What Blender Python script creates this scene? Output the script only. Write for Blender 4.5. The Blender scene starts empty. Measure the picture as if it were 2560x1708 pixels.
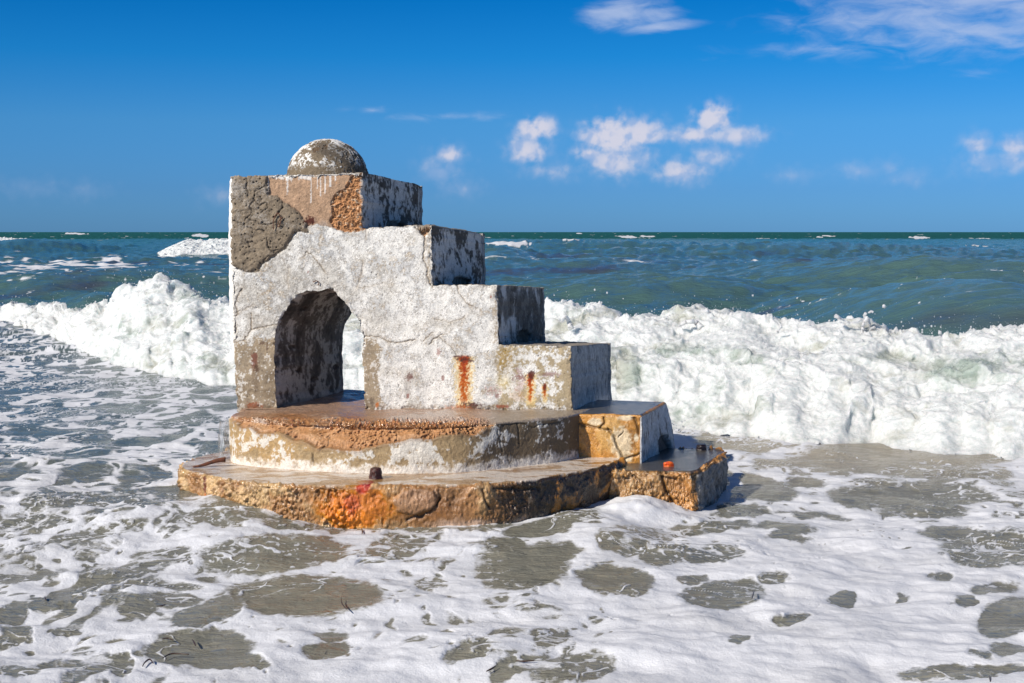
import bpy, math, random
import numpy as np
R = math.radians
random.seed(7)
F32 = np.float32

# ------------------------------------------------------------------ camera
H = 1.45                      # eye height above the water
FPX = 3556.0                  # focal length in pixels of a 2560 px wide picture
TH = math.atan((854 - 580) / FPX)
sc = bpy.context.scene
cam = bpy.data.objects.new('camera', bpy.data.cameras.new('camera'))
sc.collection.objects.link(cam)
cam.location = (0, 0, H)
cam.rotation_euler = (R(90) - TH, 0, 0)
cam.data.lens = 50; cam.data.sensor_width = 36
cam.data.clip_start = 0.1; cam.data.clip_end = 20000
sc.camera = cam

# ------------------------------------------------------------------ light
SUN_DIR = np.array([-1.10, -0.95, 1.0]); SUN_DIR /= np.linalg.norm(SUN_DIR)   # towards the sun
sun = bpy.data.objects.new('sun', bpy.data.lights.new('sun', 'SUN'))
sc.collection.objects.link(sun)
sun.data.energy = 5.0; sun.data.angle = R(0.5); sun.data.color = (1.0, 0.93, 0.83)
el = math.asin(SUN_DIR[2]); az = math.atan2(SUN_DIR[0], SUN_DIR[1])
sun.rotation_euler = (R(90) - el, 0, math.atan2(SUN_DIR[1], SUN_DIR[0]) + R(90))
sc.view_settings.view_transform = 'Standard'; sc.view_settings.look = 'None'
sc.view_settings.gamma = 1; sc.view_settings.exposure = 0.12
sc.view_settings.use_curve_mapping = False
sc.cycles.max_bounces = 6; sc.cycles.diffuse_bounces = 3; sc.cycles.glossy_bounces = 3


class NT:
    """tiny helper for writing node trees"""
    def __init__(s, nt): s.nt = nt; s.n = nt.nodes; s.l = nt.links
    def node(s, typ, **kw):
        nd = s.n.new(typ)
        for k, v in kw.items(): setattr(nd, k, v)
        return nd
    def put(s, sock, v):
        if hasattr(v, 'is_output') or isinstance(v, bpy.types.NodeSocket): s.l.new(v, sock)
        else:
            if isinstance(v, (tuple, list)) and len(v) == 3 and sock.type == 'RGBA': v = (*v, 1)
            sock.default_value = v
    def math(s, op, a, b=0.0, c=0.0, clamp=False):
        nd = s.node('ShaderNodeMath', operation=op, use_clamp=clamp)
        s.put(nd.inputs[0], a); s.put(nd.inputs[1], b); s.put(nd.inputs[2], c)
        return nd.outputs[0]
    def vmath(s, op, a, b=(0, 0, 0)):
        nd = s.node('ShaderNodeVectorMath', operation=op)
        s.put(nd.inputs[0], a); s.put(nd.inputs[1], b)
        return nd.outputs[0]
    def mix(s, fac, a, b, blend='MIX'):
        nd = s.node('ShaderNodeMix', data_type='RGBA', blend_type=blend)
        s.put(nd.inputs[0], fac); s.put(nd.inputs[6], a); s.put(nd.inputs[7], b)
        return nd.outputs[2]
    def noise(s, vec, scale, detail=4, rough=.55, dist=0.0, dim='3D'):
        nd = s.node('ShaderNodeTexNoise', noise_dimensions=dim)
        if vec is not None: s.l.new(vec, nd.inputs['Vector'])
        nd.inputs['Scale'].default_value = scale; nd.inputs['Detail'].default_value = detail
        nd.inputs['Roughness'].default_value = rough; nd.inputs['Distortion'].default_value = dist
        return nd.outputs['Fac']
    def ramp(s, x, lo, hi, a=0.0, b=1.0):
        nd = s.node('ShaderNodeMapRange', interpolation_type='SMOOTHSTEP')
        s.put(nd.inputs[0], x); s.put(nd.inputs[1], lo); s.put(nd.inputs[2], hi)
        s.put(nd.inputs[3], a); s.put(nd.inputs[4], b)
        return nd.outputs[0]
    def bump(s, h, strength, dist, normal=None):
        nd = s.node('ShaderNodeBump'); s.put(nd.inputs['Height'], h)
        s.put(nd.inputs['Strength'], strength); nd.inputs['Distance'].default_value = dist
        if normal is not None: s.l.new(normal, nd.inputs['Normal'])
        return nd.outputs[0]


# ------------------------------------------------------------------ sky with clouds (world)
world = bpy.data.worlds.new('World'); sc.world = world; world.use_nodes = True
w = NT(world.node_tree); w.n.clear()
sky = w.node('ShaderNodeTexSky', sky_type='NISHITA')
sky.sun_disc = False; sky.sun_elevation = el; sky.sun_rotation = az
sky.air_density = 1.0; sky.dust_density = 0.3; sky.ozone_density = 2.5
tc = w.node('ShaderNodeTexCoord').outputs['Generated']
sep = w.node('ShaderNodeSeparateXYZ'); w.l.new(tc, sep.inputs[0])
gx, gy, gz = sep.outputs
# deep polarised blue overhead, paler towards the horizon
rampn = w.node('ShaderNodeValToRGB'); w.put(rampn.inputs[0], w.math('MULTIPLY', gz, 2.0, clamp=True))
els = rampn.color_ramp.elements
SKYR = [(0.0, (0.16, 0.44, 1.10)), (0.06, (0.145, 0.41, 1.0)), (0.15, (0.135, 0.45, 0.93)), (0.24, (0.035, 0.41, 0.89)), (0.33, (0.004, 0.345, 0.80)), (0.50, (0.10, 0.34, 0.70)), (1.0, (0.40, 0.46, 0.58))]
els[0].position = SKYR[0][0]; els[0].color = (*SKYR[0][1], 1)
els[1].position = 1.0; els[1].color = (*SKYR[-1][1], 1)
for p, c in SKYR[1:-1]:
    e = els.new(p); e.color = (*c, 1)
skycol = w.mix(1.0, sky.outputs[0], rampn.outputs[0], 'MULTIPLY')
# clouds: laid out by compass direction and elevation, in degrees
azd = w.math('MULTIPLY', w.math('ARCTAN2', gx, gy), 57.2958)
eld = w.math('MULTIPLY', w.math('ARCSINE', gz), 57.2958)
cmb = w.node('ShaderNodeCombineXYZ'); w.put(cmb.inputs[0], azd); w.put(cmb.inputs[1], eld)
cdir = cmb.outputs[0]
nbig = w.noise(cdir, 0.75, 8, 0.6, 0.4)
nfine = w.noise(cdir, 2.2, 6, 0.62, 0.2)
lobes = w.node('ShaderNodeTexVoronoi', feature='SMOOTH_F1'); w.l.new(cdir, lobes.inputs['Vector'])
lobes.inputs['Scale'].default_value = 2.6; lobes.inputs['Smoothness'].default_value = 0.4
lob = lobes.outputs['Distance']


def px2ang(px, py):
    return math.degrees(math.atan((px - 1280) / FPX)), -math.degrees(math.atan((py - 580) / FPX))


# (px, py, half width, half height, strength) : cumulus puffs
PUFFS = [(1340, 330, 38, 26, 1.0), (1318, 385, 42, 36, .75), (1375, 435, 55, 24, .45),
         (1530, 350, 62, 42, 1.0), (1600, 345, 52, 36, .85), (1470, 388, 40, 22, .7), (1530, 415, 50, 36, .8), (1590, 405, 60, 36, .5),
         (1778, 305, 38, 32, 1.0), (1740, 345, 62, 22, .8), (1840, 348, 62, 22, .7), (1700, 435, 62, 30, .7), (1770, 400, 60, 26, .5),
         (1125, 392, 30, 22, .7), (1105, 430, 50, 38, .38), (1160, 475, 46, 24, .28),
         (2435, 380, 30, 28, .55), (2450, 420, 50, 34, .4), (2525, 385, 34, 26, .6), (2530, 420, 44, 30, .42),
         (2145, 435, 46, 20, .3), (2215, 425, 26, 24, .3), (2265, 455, 40, 22, .26), (1975, 445, 50, 18, .22),
         (100, 480, 60, 22, .16), (225, 485, 50, 20, .14), (560, 495, 50, 26, .24), (780, 285, 60, 12, .0)]
# high thin cirrus patches
WISPS = [(1560, 45, 78, 22, 1.0, -3), (1640, 78, 66, 10, .7, -4), (1115, 295, 90, 9, .55, -1), (935, 282, 34, 9, .4, -6), (868, 280, 22, 7, .3, 0),
         (2350, 100, 250, 46, .70, 4), (2440, 30, 270, 56, .75, 2), (2090, 142, 160, 18, .5, 2), (2440, 208, 70, 12, .3, -3), (1750, 160, 40, 6, .25, 0)]


def blob(px, py, hw, hh, k, rot=0.0, wispy=False):
    a, e = px2ang(px, py)
    sx = math.degrees(hw / FPX) * 1.55; sy = math.degrees(hh / FPX) * 1.6
    mp = w.node('ShaderNodeMapping', vector_type='TEXTURE'); w.l.new(cdir, mp.inputs['Vector'])
    mp.inputs['Location'].default_value = (a, e, 0); mp.inputs['Rotation'].default_value = (0, 0, R(-rot))
    mp.inputs['Scale'].default_value = (sx, sy, 1)
    ln = w.node('ShaderNodeVectorMath', operation='LENGTH'); w.l.new(mp.outputs[0], ln.inputs[0])
    if rot == 0.0 and not wispy:      # the foot of each cumulus melts into the haze
        sy_ = w.node('ShaderNodeSeparateXYZ'); w.l.new(mp.outputs[0], sy_.inputs[0])
        k = w.math('MULTIPLY', w.ramp(sy_.outputs[1], -1.4, .4, .5, 1.0), k)
    return w.math('SUBTRACT', 1.55, ln.outputs['Value']), k


def gather(lst, wisp=False):
    acc = None
    for it in lst:
        if it[4] == 0: continue
        v, k = blob(*it[:5], *(it[5:] if wisp else ()), wispy=wisp)
        v = w.math('MULTIPLY', w.math('MAXIMUM', v, 0.0), k)
        acc = v if acc is None else w.math('SMOOTH_MAX' if False else 'MAXIMUM', acc, v)
    return acc


puff = gather([(*p[:4], 1.0 if p[4] else 0) for p in PUFFS])
puffk = gather(PUFFS)
shape = w.math('ADD', w.math('MULTIPLY', w.math('SUBTRACT', nbig, 0.5), 2.2), w.math('MULTIPLY', w.math('SUBTRACT', nfine, 0.5), 1.0))
shape = w.math('SUBTRACT', shape, w.math('MULTIPLY', w.math('SUBTRACT', lob, 0.3), .9))
dens = w.math('ADD', puff, w.math('MULTIPLY', shape, w.math('MINIMUM', w.math('MULTIPLY', puff, 2.0), 1.0)))
soft = w.math('SUBTRACT', 1.0, w.ramp(puffk, .2, 1.1))
pa = w.ramp(dens, -0.05, w.math('ADD', .75, w.math('MULTIPLY', soft, .9)), 0.0, 1.0)
pa = w.math('MULTIPLY', pa, w.ramp(puffk, 0.0, 1.15, .08, .84))
wisp = gather(WISPS, True)
mpw = w.node('ShaderNodeMapping'); w.l.new(cdir, mpw.inputs['Vector']); mpw.inputs['Scale'].default_value = (0.55, 1.7, 1)
nw = w.noise(mpw.outputs[0], 0.9, 8, 0.58, 0.5)
wa = w.ramp(w.math('ADD', wisp, w.math('MULTIPLY', w.math('SUBTRACT', nw, 0.5), 2.2)), 0.15, 1.5, 0.0, 0.62)
wa = w.math('MULTIPLY', wa, w.math('MINIMUM', w.math('MULTIPLY', wisp, 1.6), 1.0))
# the lit side of the puffs is up and to the left
off = w.vmath('ADD', cdir, (-0.16, 0.16, 0))
nsh = w.noise(cdir, 1.3, 3, 0.5, 0.2); nlit = w.noise(off, 1.3, 3, 0.5, 0.2)
lit = w.ramp(w.math('ADD', w.math('SUBTRACT', nsh, nlit), w.math('MULTIPLY', w.math('SUBTRACT', puffk, .65), .22)), -0.10, 0.14)
cloudcol = w.mix(lit, (0.46, 0.56, 0.78), (0.80, 0.765, 0.82))
cm = w.mix(pa, w.mix(wa, skycol, (5.2, 5.9, 7.6)), w.vmath('MULTIPLY', cloudcol, (8.5, 8.5, 8.8)))
bg = w.node('ShaderNodeBackground'); w.l.new(cm, bg.inputs[0]); bg.inputs[1].default_value = 0.10
wo = w.node('ShaderNodeOutputWorld'); w.l.new(bg.outputs[0], wo.inputs[0])


# ------------------------------------------------------------------ numpy noise
_rng = np.random.RandomState(11)
_perm = _rng.permutation(256); _perm = np.concatenate([_perm, _perm]).astype(np.int32)
_g2 = _rng.randn(256, 2); _g2 /= np.linalg.norm(_g2, axis=1)[:, None]; _g2 = _g2.astype(F32)
_g3 = _rng.randn(256, 3); _g3 /= np.linalg.norm(_g3, axis=1)[:, None]; _g3 = _g3.astype(F32)


def _fade(t): return t * t * t * (t * (t * 6 - 15) + 10)


def n2(x, y):
    x = np.asarray(x, F32); y = np.asarray(y, F32)
    xi = np.floor(x).astype(np.int32); yi = np.floor(y).astype(np.int32)
    xf = x - xi; yf = y - yi; xi &= 255; yi &= 255
    u = _fade(xf); v = _fade(yf); out = []
    for dy in (0, 1):
        row = []
        for dx in (0, 1):
            h = _perm[_perm[(xi + dx) & 255] + ((yi + dy) & 255)]
            g = _g2[h]; row.append(g[..., 0] * (xf - dx) + g[..., 1] * (yf - dy))
        out.append(row[0] + u * (row[1] - row[0]))
    return (out[0] + v * (out[1] - out[0])) * 1.5


def n3(x, y, z):
    x = np.asarray(x, F32); y = np.asarray(y, F32); z = np.asarray(z, F32)
    xi = np.floor(x).astype(np.int32); yi = np.floor(y).astype(np.int32); zi = np.floor(z).astype(np.int32)
    xf = x - xi; yf = y - yi; zf = z - zi; xi &= 255; yi &= 255; zi &= 255
    u = _fade(xf); v = _fade(yf); s = _fade(zf); o = []
    for dz in (0, 1):
        pl = []
        for dy in (0, 1):
            row = []
            for dx in (0, 1):
                h = _perm[_perm[_perm[(xi + dx) & 255] + ((yi + dy) & 255)] + ((zi + dz) & 255)]
                g = _g3[h]; row.append(g[..., 0] * (xf - dx) + g[..., 1] * (yf - dy) + g[..., 2] * (zf - dz))
            pl.append(row[0] + u * (row[1] - row[0]))
        o.append(pl[0] + v * (pl[1] - pl[0]))
    return (o[0] + s * (o[1] - o[0])) * 1.5


def fbm2(x, y, oct=4, rough=.5, seed=0.0):
    a = 1.0; t = 0; s = 0
    for i in range(oct):
        s = s + a * n2(x + seed + 17.3 * i, y - seed + 5.1 * i); t += a
        x = x * 2.03; y = y * 2.03; a *= rough
    return s / t * 1.6


def fbm3(x, y, z, oct=4, rough=.5, seed=0.0, billow=False):
    a = 1.0; t = 0; s = 0
    for i in range(oct):
        v = n3(x + seed + 7.7 * i, y - seed, z + 3.3 * i)
        if billow: v = 1 - 2.2 * np.abs(v)
        s = s + a * v; t += a
        x = x * 2.03; y = y * 2.03; z = z * 2.03; a *= rough
    return s / t * (1.0 if billow else 1.6)


def vor2(x, y, seed=0):
    """distance to the nearest jittered cell point, plus that cell's random number"""
    xi = np.floor(x).astype(np.int32); yi = np.floor(y).astype(np.int32)
    best = np.full(x.shape, 9.0, F32); rnd = np.zeros(x.shape, F32)
    for dy in (-1, 0, 1):
        for dx in (-1, 0, 1):
            cx = xi + dx; cy = yi + dy
            h = _perm[_perm[(cx + seed) & 255] + (cy & 255)]
            h2 = _perm[(h + 91) & 255]; h3 = _perm[(h2 + 37) & 255]
            d = np.hypot(cx + h / 255.0 - x, cy + h2 / 255.0 - y).astype(F32)
            m = d < best; best = np.where(m, d, best); rnd = np.where(m, h3 / 255.0, rnd)
    return best, rnd


def vorE(x, y, seed=0):
    """distance to the border between cells: a net of threads"""
    xi = np.floor(x).astype(np.int32); yi = np.floor(y).astype(np.int32)
    b1 = np.full(x.shape, 9.0, F32); b2 = np.full(x.shape, 9.0, F32)
    for dy in (-1, 0, 1):
        for dx in (-1, 0, 1):
            cx = xi + dx; cy = yi + dy
            h = _perm[_perm[(cx + seed) & 255] + (cy & 255)]; h2 = _perm[(h + 91) & 255]
            d = np.hypot(cx + h / 255.0 - x, cy + h2 / 255.0 - y).astype(F32)
            b2 = np.minimum(b2, np.maximum(b1, d)); b1 = np.minimum(b1, d)
    return b2 - b1


def sst(x, a, b):
    w_ = np.asarray(b - a, float); w_ = np.where(np.abs(w_) < 1e-6, 1e-6, w_)
    t = np.clip((x - a) / w_, 0, 1); return t * t * (3 - 2 * t)


def mixc(c, col, m):
    m = np.clip(m, 0, 1)[..., None]; return c * (1 - m) + np.asarray(col, F32) * m


def polydist(px, py, pts, closed=False):
    """distance to a polyline"""
    pts = list(pts) + ([pts[0]] if closed else [])
    d = np.full(px.shape, 1e9, F32)
    for (ax, ay), (bx, by) in zip(pts[:-1], pts[1:]):
        vx, vy = bx - ax, by - ay; L = vx * vx + vy * vy + 1e-9
        t = np.clip(((px - ax) * vx + (py - ay) * vy) / L, 0, 1)
        d = np.minimum(d, np.hypot(px - ax - t * vx, py - ay - t * vy))
    return d


def inside(px, py, pts):
    r = np.zeros(px.shape, bool); n = len(pts)
    for i in range(n):
        x0, y0 = pts[i]; x1, y1 = pts[(i + 1) % n]
        if y0 == y1: continue
        c = ((y0 > py) != (y1 > py)) & (px < (x1 - x0) * (py - y0) / (y1 - y0) + x0)
        r ^= c
    return r


def sdf(px, py, pts):
    d = polydist(px, py, pts, True)
    return np.where(inside(px, py, pts), -d, d)


# picture point -> world, world -> picture point (2560 px wide picture)
def P(px, py, d):
    px = np.asarray(px, float); py = np.asarray(py, float)
    v = 854 - py
    fw = FPX * math.cos(TH) + v * math.sin(TH); up = -FPX * math.sin(TH) + v * math.cos(TH)
    t = d / fw
    return np.stack([(px - 1280) * t, np.broadcast_to(d, px.shape) + 0 * px, H + up * t], -1)


def PZ(px, py, z):
    v = 854 - py
    fw = FPX * math.cos(TH) + v * math.sin(TH); up = -FPX * math.sin(TH) + v * math.cos(TH)
    t = (z - H) / up
    return ((px - 1280) * t, fw * t)


def proj(X, Y, Z):
    Z = Z - H
    f = Y * math.cos(TH) - Z * math.sin(TH); u = Y * math.sin(TH) + Z * math.cos(TH)
    return 1280 + FPX * X / f, 854 - FPX * u / f


# ------------------------------------------------------------------ mesh helpers
def mesh_np(name, V, Fq, mat, col=None, parent=None, smooth=True, link=True):
    me = bpy.data.meshes.new(name)
    V = np.ascontiguousarray(V, F32); Fq = np.ascontiguousarray(Fq, np.int32)
    k = Fq.shape[1]
    me.vertices.add(len(V)); me.vertices.foreach_set('co', V.ravel())
    me.loops.add(Fq.size); me.loops.foreach_set('vertex_index', Fq.ravel())
    me.polygons.add(len(Fq)); me.polygons.foreach_set('loop_start', np.arange(0, Fq.size, k, dtype=np.int32))
    me.polygons.foreach_set('use_smooth', np.full(len(Fq), smooth, bool))
    me.update(calc_edges=True)
    if col is not None:
        c = np.ones((len(V), 4), F32); c[:, :col.shape[1]] = col
        at = me.color_attributes.new('Col', 'FLOAT_COLOR', 'POINT'); at.data.foreach_set('color', c.ravel())
    me.materials.append(mat)
    o = bpy.data.objects.new(name, me)
    if link: sc.collection.objects.link(o)
    if parent is not None: o.parent = parent
    return o


def vnormals(V, Fq):
    a = V[Fq[:, 2]] - V[Fq[:, 0]]; b = V[Fq[:, 3]] - V[Fq[:, 1]]
    fn = np.cross(a, b); N = np.zeros_like(V)
    for i in range(4):
        for k in range(3):
            N[:, k] += np.bincount(Fq[:, i], fn[:, k], len(V))
    return N / (np.linalg.norm(N, axis=1)[:, None] + 1e-12)


def gridfaces(nr, nc, wrap=False):
    i = np.arange(nr - 1)[:, None]; j = np.arange(nc if wrap else nc - 1)[None, :]
    j2 = (j + 1) % nc
    return np.stack([i * nc + j, i * nc + j2, (i + 1) * nc + j2, (i + 1) * nc + j], -1).reshape(-1, 4)


def tag(o, label=None, cat=None, group=None, kind=None):
    if label: o['label'] = label
    if cat: o['category'] = cat
    if group: o['group'] = group
    if kind: o['kind'] = kind
    return o


# ------------------------------------------------------------------ materials
def mat_new(name):
    m = bpy.data.materials.new(name); m.use_nodes = True
    t = NT(m.node_tree); b = t.n['Principled BSDF']
    return m, t, b


def concrete(name, bumpk=1.0, spec=0.3):
    """colour from the 'Col' attribute (weathering of the piece), alpha = wetness; fine grain added here"""
    m, t, b = mat_new(name)
    at = t.node('ShaderNodeAttribute', attribute_name='Col')
    tc = t.node('ShaderNodeTexCoord').outputs['Object']
    g = t.noise(tc, 180, 4, .7); g2 = t.noise(tc, 45, 5, .65)
    f = t.math('ADD', t.ramp(g, .3, .7, .76, 1.14), t.ramp(g2, .3, .7, -.10, .10))
    cc = t.node('ShaderNodeCombineColor'); [t.put(cc.inputs[i], f) for i in range(3)]
    t.put(b.inputs['Base Color'], t.mix(1.0, at.outputs['Color'], cc.outputs[0], 'MULTIPLY'))
    t.put(b.inputs['Roughness'], t.math('SUBTRACT', 0.9, t.math('MULTIPLY', at.outputs['Alpha'], 0.80)))
    t.put(b.inputs['Specular IOR Level'], t.math('ADD', spec, t.math('MULTIPLY', at.outputs['Alpha'], 0.45)))
    bn = t.bump(t.noise(tc, 60, 8, .72), .38 * bumpk, .010)
    bn = t.bump(g, .30 * bumpk, .004, bn)
    t.put(b.inputs['Normal'], bn)
    return m


M_CONC = concrete('weathered_concrete')
M_RUBBLE = concrete('rubble_concrete', 1.5, .4)


def rust_mat(name, c1, c2, rough=.5):
    m, t, b = mat_new(name)
    tc = t.node('ShaderNodeTexCoord').outputs['Object']
    n = t.noise(tc, 60, 6, .7)
    t.put(b.inputs['Base Color'], t.mix(t.ramp(n, .35, .65), c1, c2))
    b.inputs['Roughness'].default_value = rough
    t.put(b.inputs['Normal'], t.bump(t.noise(tc, 90, 6, .7), .8, .006))
    return m


M_RUST = rust_mat('dark_rust', (.022, .007, .006), (.075, .018, .012), .3)
M_RUSTO = rust_mat('orange_rust', (.75, .16, .01), (.55, .03, .004), .35)
M_WIRE = rust_mat('wire_rust', (.07, .025, .015), (.16, .05, .02), .8)
M_DARK = rust_mat('wet_black_iron', (.006, .004, .006), (.02, .008, .010), .25)

# ------------------------------------------------------------------ the monument: one concrete thing standing in the surf
mon = bpy.data.objects.new('monument', None); sc.collection.objects.link(mon)
mon.location = (-0.6, 7.6, 0.0)
tag(mon, 'weathered whitewashed concrete stepped monument with arch and small dome, standing in the surf', 'monument')
INV = np.array([0.6, -7.6, 0.0])            # parts are children: their mesh is written relative to the empty
SIDE = np.array([0.27, 0.81, -0.045])       # from the front face to the back face

WHITE = np.array([.78, .755, .70], F32); GREY = np.array([.40, .405, .41], F32)
BROWN = np.array([.285, .215, .135], F32); MORTAR = np.array([.235, .185, .13], F32)
TAN = np.array([.44, .285, .18], F32); ORANGE = np.array([.60, .30, .135], F32)
RUSTD = np.array([.10, .022, .014], F32); RUSTO = np.array([.62, .17, .015], F32); RUSTY = np.array([.78, .50, .13], F32)


def wobble(pts, step=5, amp=1.6, seed=0.0, closed=True, skip=lambda x, y: False):
    out = []; n = len(pts); s = 0
    for i in range(n if closed else n - 1):
        (x0, y0), (x1, y1) = pts[i], pts[(i + 1) % n]
        L = math.hypot(x1 - x0, y1 - y0); k = max(1, int(L / step))
        for j in range(k):
            t = j / k; x = x0 + (x1 - x0) * t; y = y0 + (y1 - y0) * t; s += L / k
            a = float(fbm2(np.array([s / 22 + seed]), np.array([seed * 3.1]), 3, .6)[0]) * amp
            nx, ny = (y1 - y0) / L, -(x1 - x0) / L
            if skip(x, y): a = 0
            out.append((x + nx * a, y + ny * a))
    return out


ARCH = [(693, 1030), (688, 961), (686, 884), (688, 843), (693, 813), (709, 787), (724, 762), (742, 737), (767, 727), (801, 730),
        (818, 722), (834, 731), (862, 754), (877, 777), (893, 797), (903, 826), (908, 843), (905, 884), (910, 935), (910, 986), (913, 1030)]
OUT = [(578, 442), (668, 438), (906, 431), (906, 569), (1075, 562), (1079, 566), (1081, 714), (1243, 713), (1247, 862), (1426, 866), (1430, 1030)]
LEFT = [(592, 1030), (586, 930), (588, 880), (583, 850), (583, 760), (580, 690), (578, 560)]
WOUT = wobble(OUT + ARCH[::-1] + LEFT, 5, 2.6, 3.0)


def wall_front_depth(px): return 7.68 - (px - 577) / 853 * 0.08


def cracks():
    z1 = lambda a: [(530 + x * .2553, 320 + y * .2553) for x, y in a]
    z2 = lambda a: [(530 + x * .2553, 680 + y * .2553) for x, y in a]
    z3 = lambda a: [(1000 + x * .2553, 540 + y * .2553) for x, y in a]
    return [(z3([(150, 110), (240, 210), (235, 330), (225, 420), (270, 510), (265, 580), (290, 650), (320, 700)]), 1.5),
            (z3([(560, 690), (580, 760), (640, 840), (700, 880), (755, 910)]), 1.0),
            (z3([(340, 1010), (420, 1020), (480, 1045), (600, 1010), (640, 980)]), .7), (z3([(230, 1225), (270, 1180), (330, 1140)]), .8),
            (z3([(285, 1260), (340, 1200), (430, 1155)]), 1.1), (z3([(390, 1190), (450, 1240), (500, 1280), (555, 1360)]), .9),
            (z2([(1480, 635), (1560, 625), (1650, 640), (1720, 680), (1820, 695), (1990, 665)]), 1.2), (z2([(1720, 680), (1760, 780)]), .7),
            (z2([(380, 400), (385, 480), (380, 560), (490, 540), (600, 520), (640, 515)]), 1.2), (z2([(380, 560), (350, 620), (310, 670), (220, 690)]), 1.0),
            (z2([(300, 160), (250, 240), (225, 320), (255, 400), (215, 470), (230, 560), (215, 660)]), 1.2), (z2([(225, 400), (300, 380), (380, 330)]), .8),
            (z1([(930, 1210), (1000, 1270), (1050, 1330), (1110, 1420)]), 1.0), (z1([(930, 1210), (900, 1260), (850, 1290)]), .8),
            (z1([(1480, 1300), (1470, 1400), (1440, 1500), (1420, 1560)]), .7), (z1([(1500, 980), (1505, 1080)]), .8), (z1([(750, 1380), (735, 1480), (750, 1560)]), .6),
            (z2([(480, 220), (540, 190), (660, 220), (730, 235)]), .6), (z2([(1430, 160), (1560, 140), (1680, 110), (1760, 130)]), .5)]


PATCH_MORTAR = [(576, 438), (669, 438), (672, 473), (675, 487), (693, 490), (706, 504), (724, 514), (747, 532), (765, 555), (770, 581), (742, 579),
                (729, 596), (714, 621), (683, 642), (655, 660), (646, 677), (622, 681), (598, 673), (576, 665)]
PATCH_TAN = [(669, 436), (912, 428), (912, 575), (875, 581), (850, 577), (824, 566), (806, 566), (790, 559), (770, 568), (760, 560), (747, 532), (724, 514), (706, 504), (693, 490), (675, 487)]
PATCH_RUB = [(838, 486), (862, 470), (878, 440), (890, 426), (912, 426), (912, 575), (875, 582), (850, 577), (830, 569), (824, 552), (831, 526), (825, 505)]
MORTAR_CRACKS = [[(617, 440), (618, 470), (621, 500), (617, 515)], [(669, 440), (668, 462), (640, 478), (635, 500), (625, 515), (632, 530), (617, 545), (612, 560), (580, 551)],
                 [(612, 560), (612, 570), (605, 575)], [(617, 545), (650, 560), (672, 562), (690, 555)], [(706, 504), (707, 520), (695, 535), (688, 545)],
                 [(660, 577), (668, 590), (670, 615), (680, 630), (697, 625)], [(612, 640), (625, 620), (620, 605), (640, 608)], [(655, 660), (662, 648), (673, 638)],
                 [(635, 500), (650, 512), (668, 508), (672, 520), (655, 530)], [(600, 560), (640, 575), (660, 577)]]


def thin0(u, v): return np.exp(-((u - 700) / 190) ** 2 - ((v - 730) / 130) ** 2)


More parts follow.
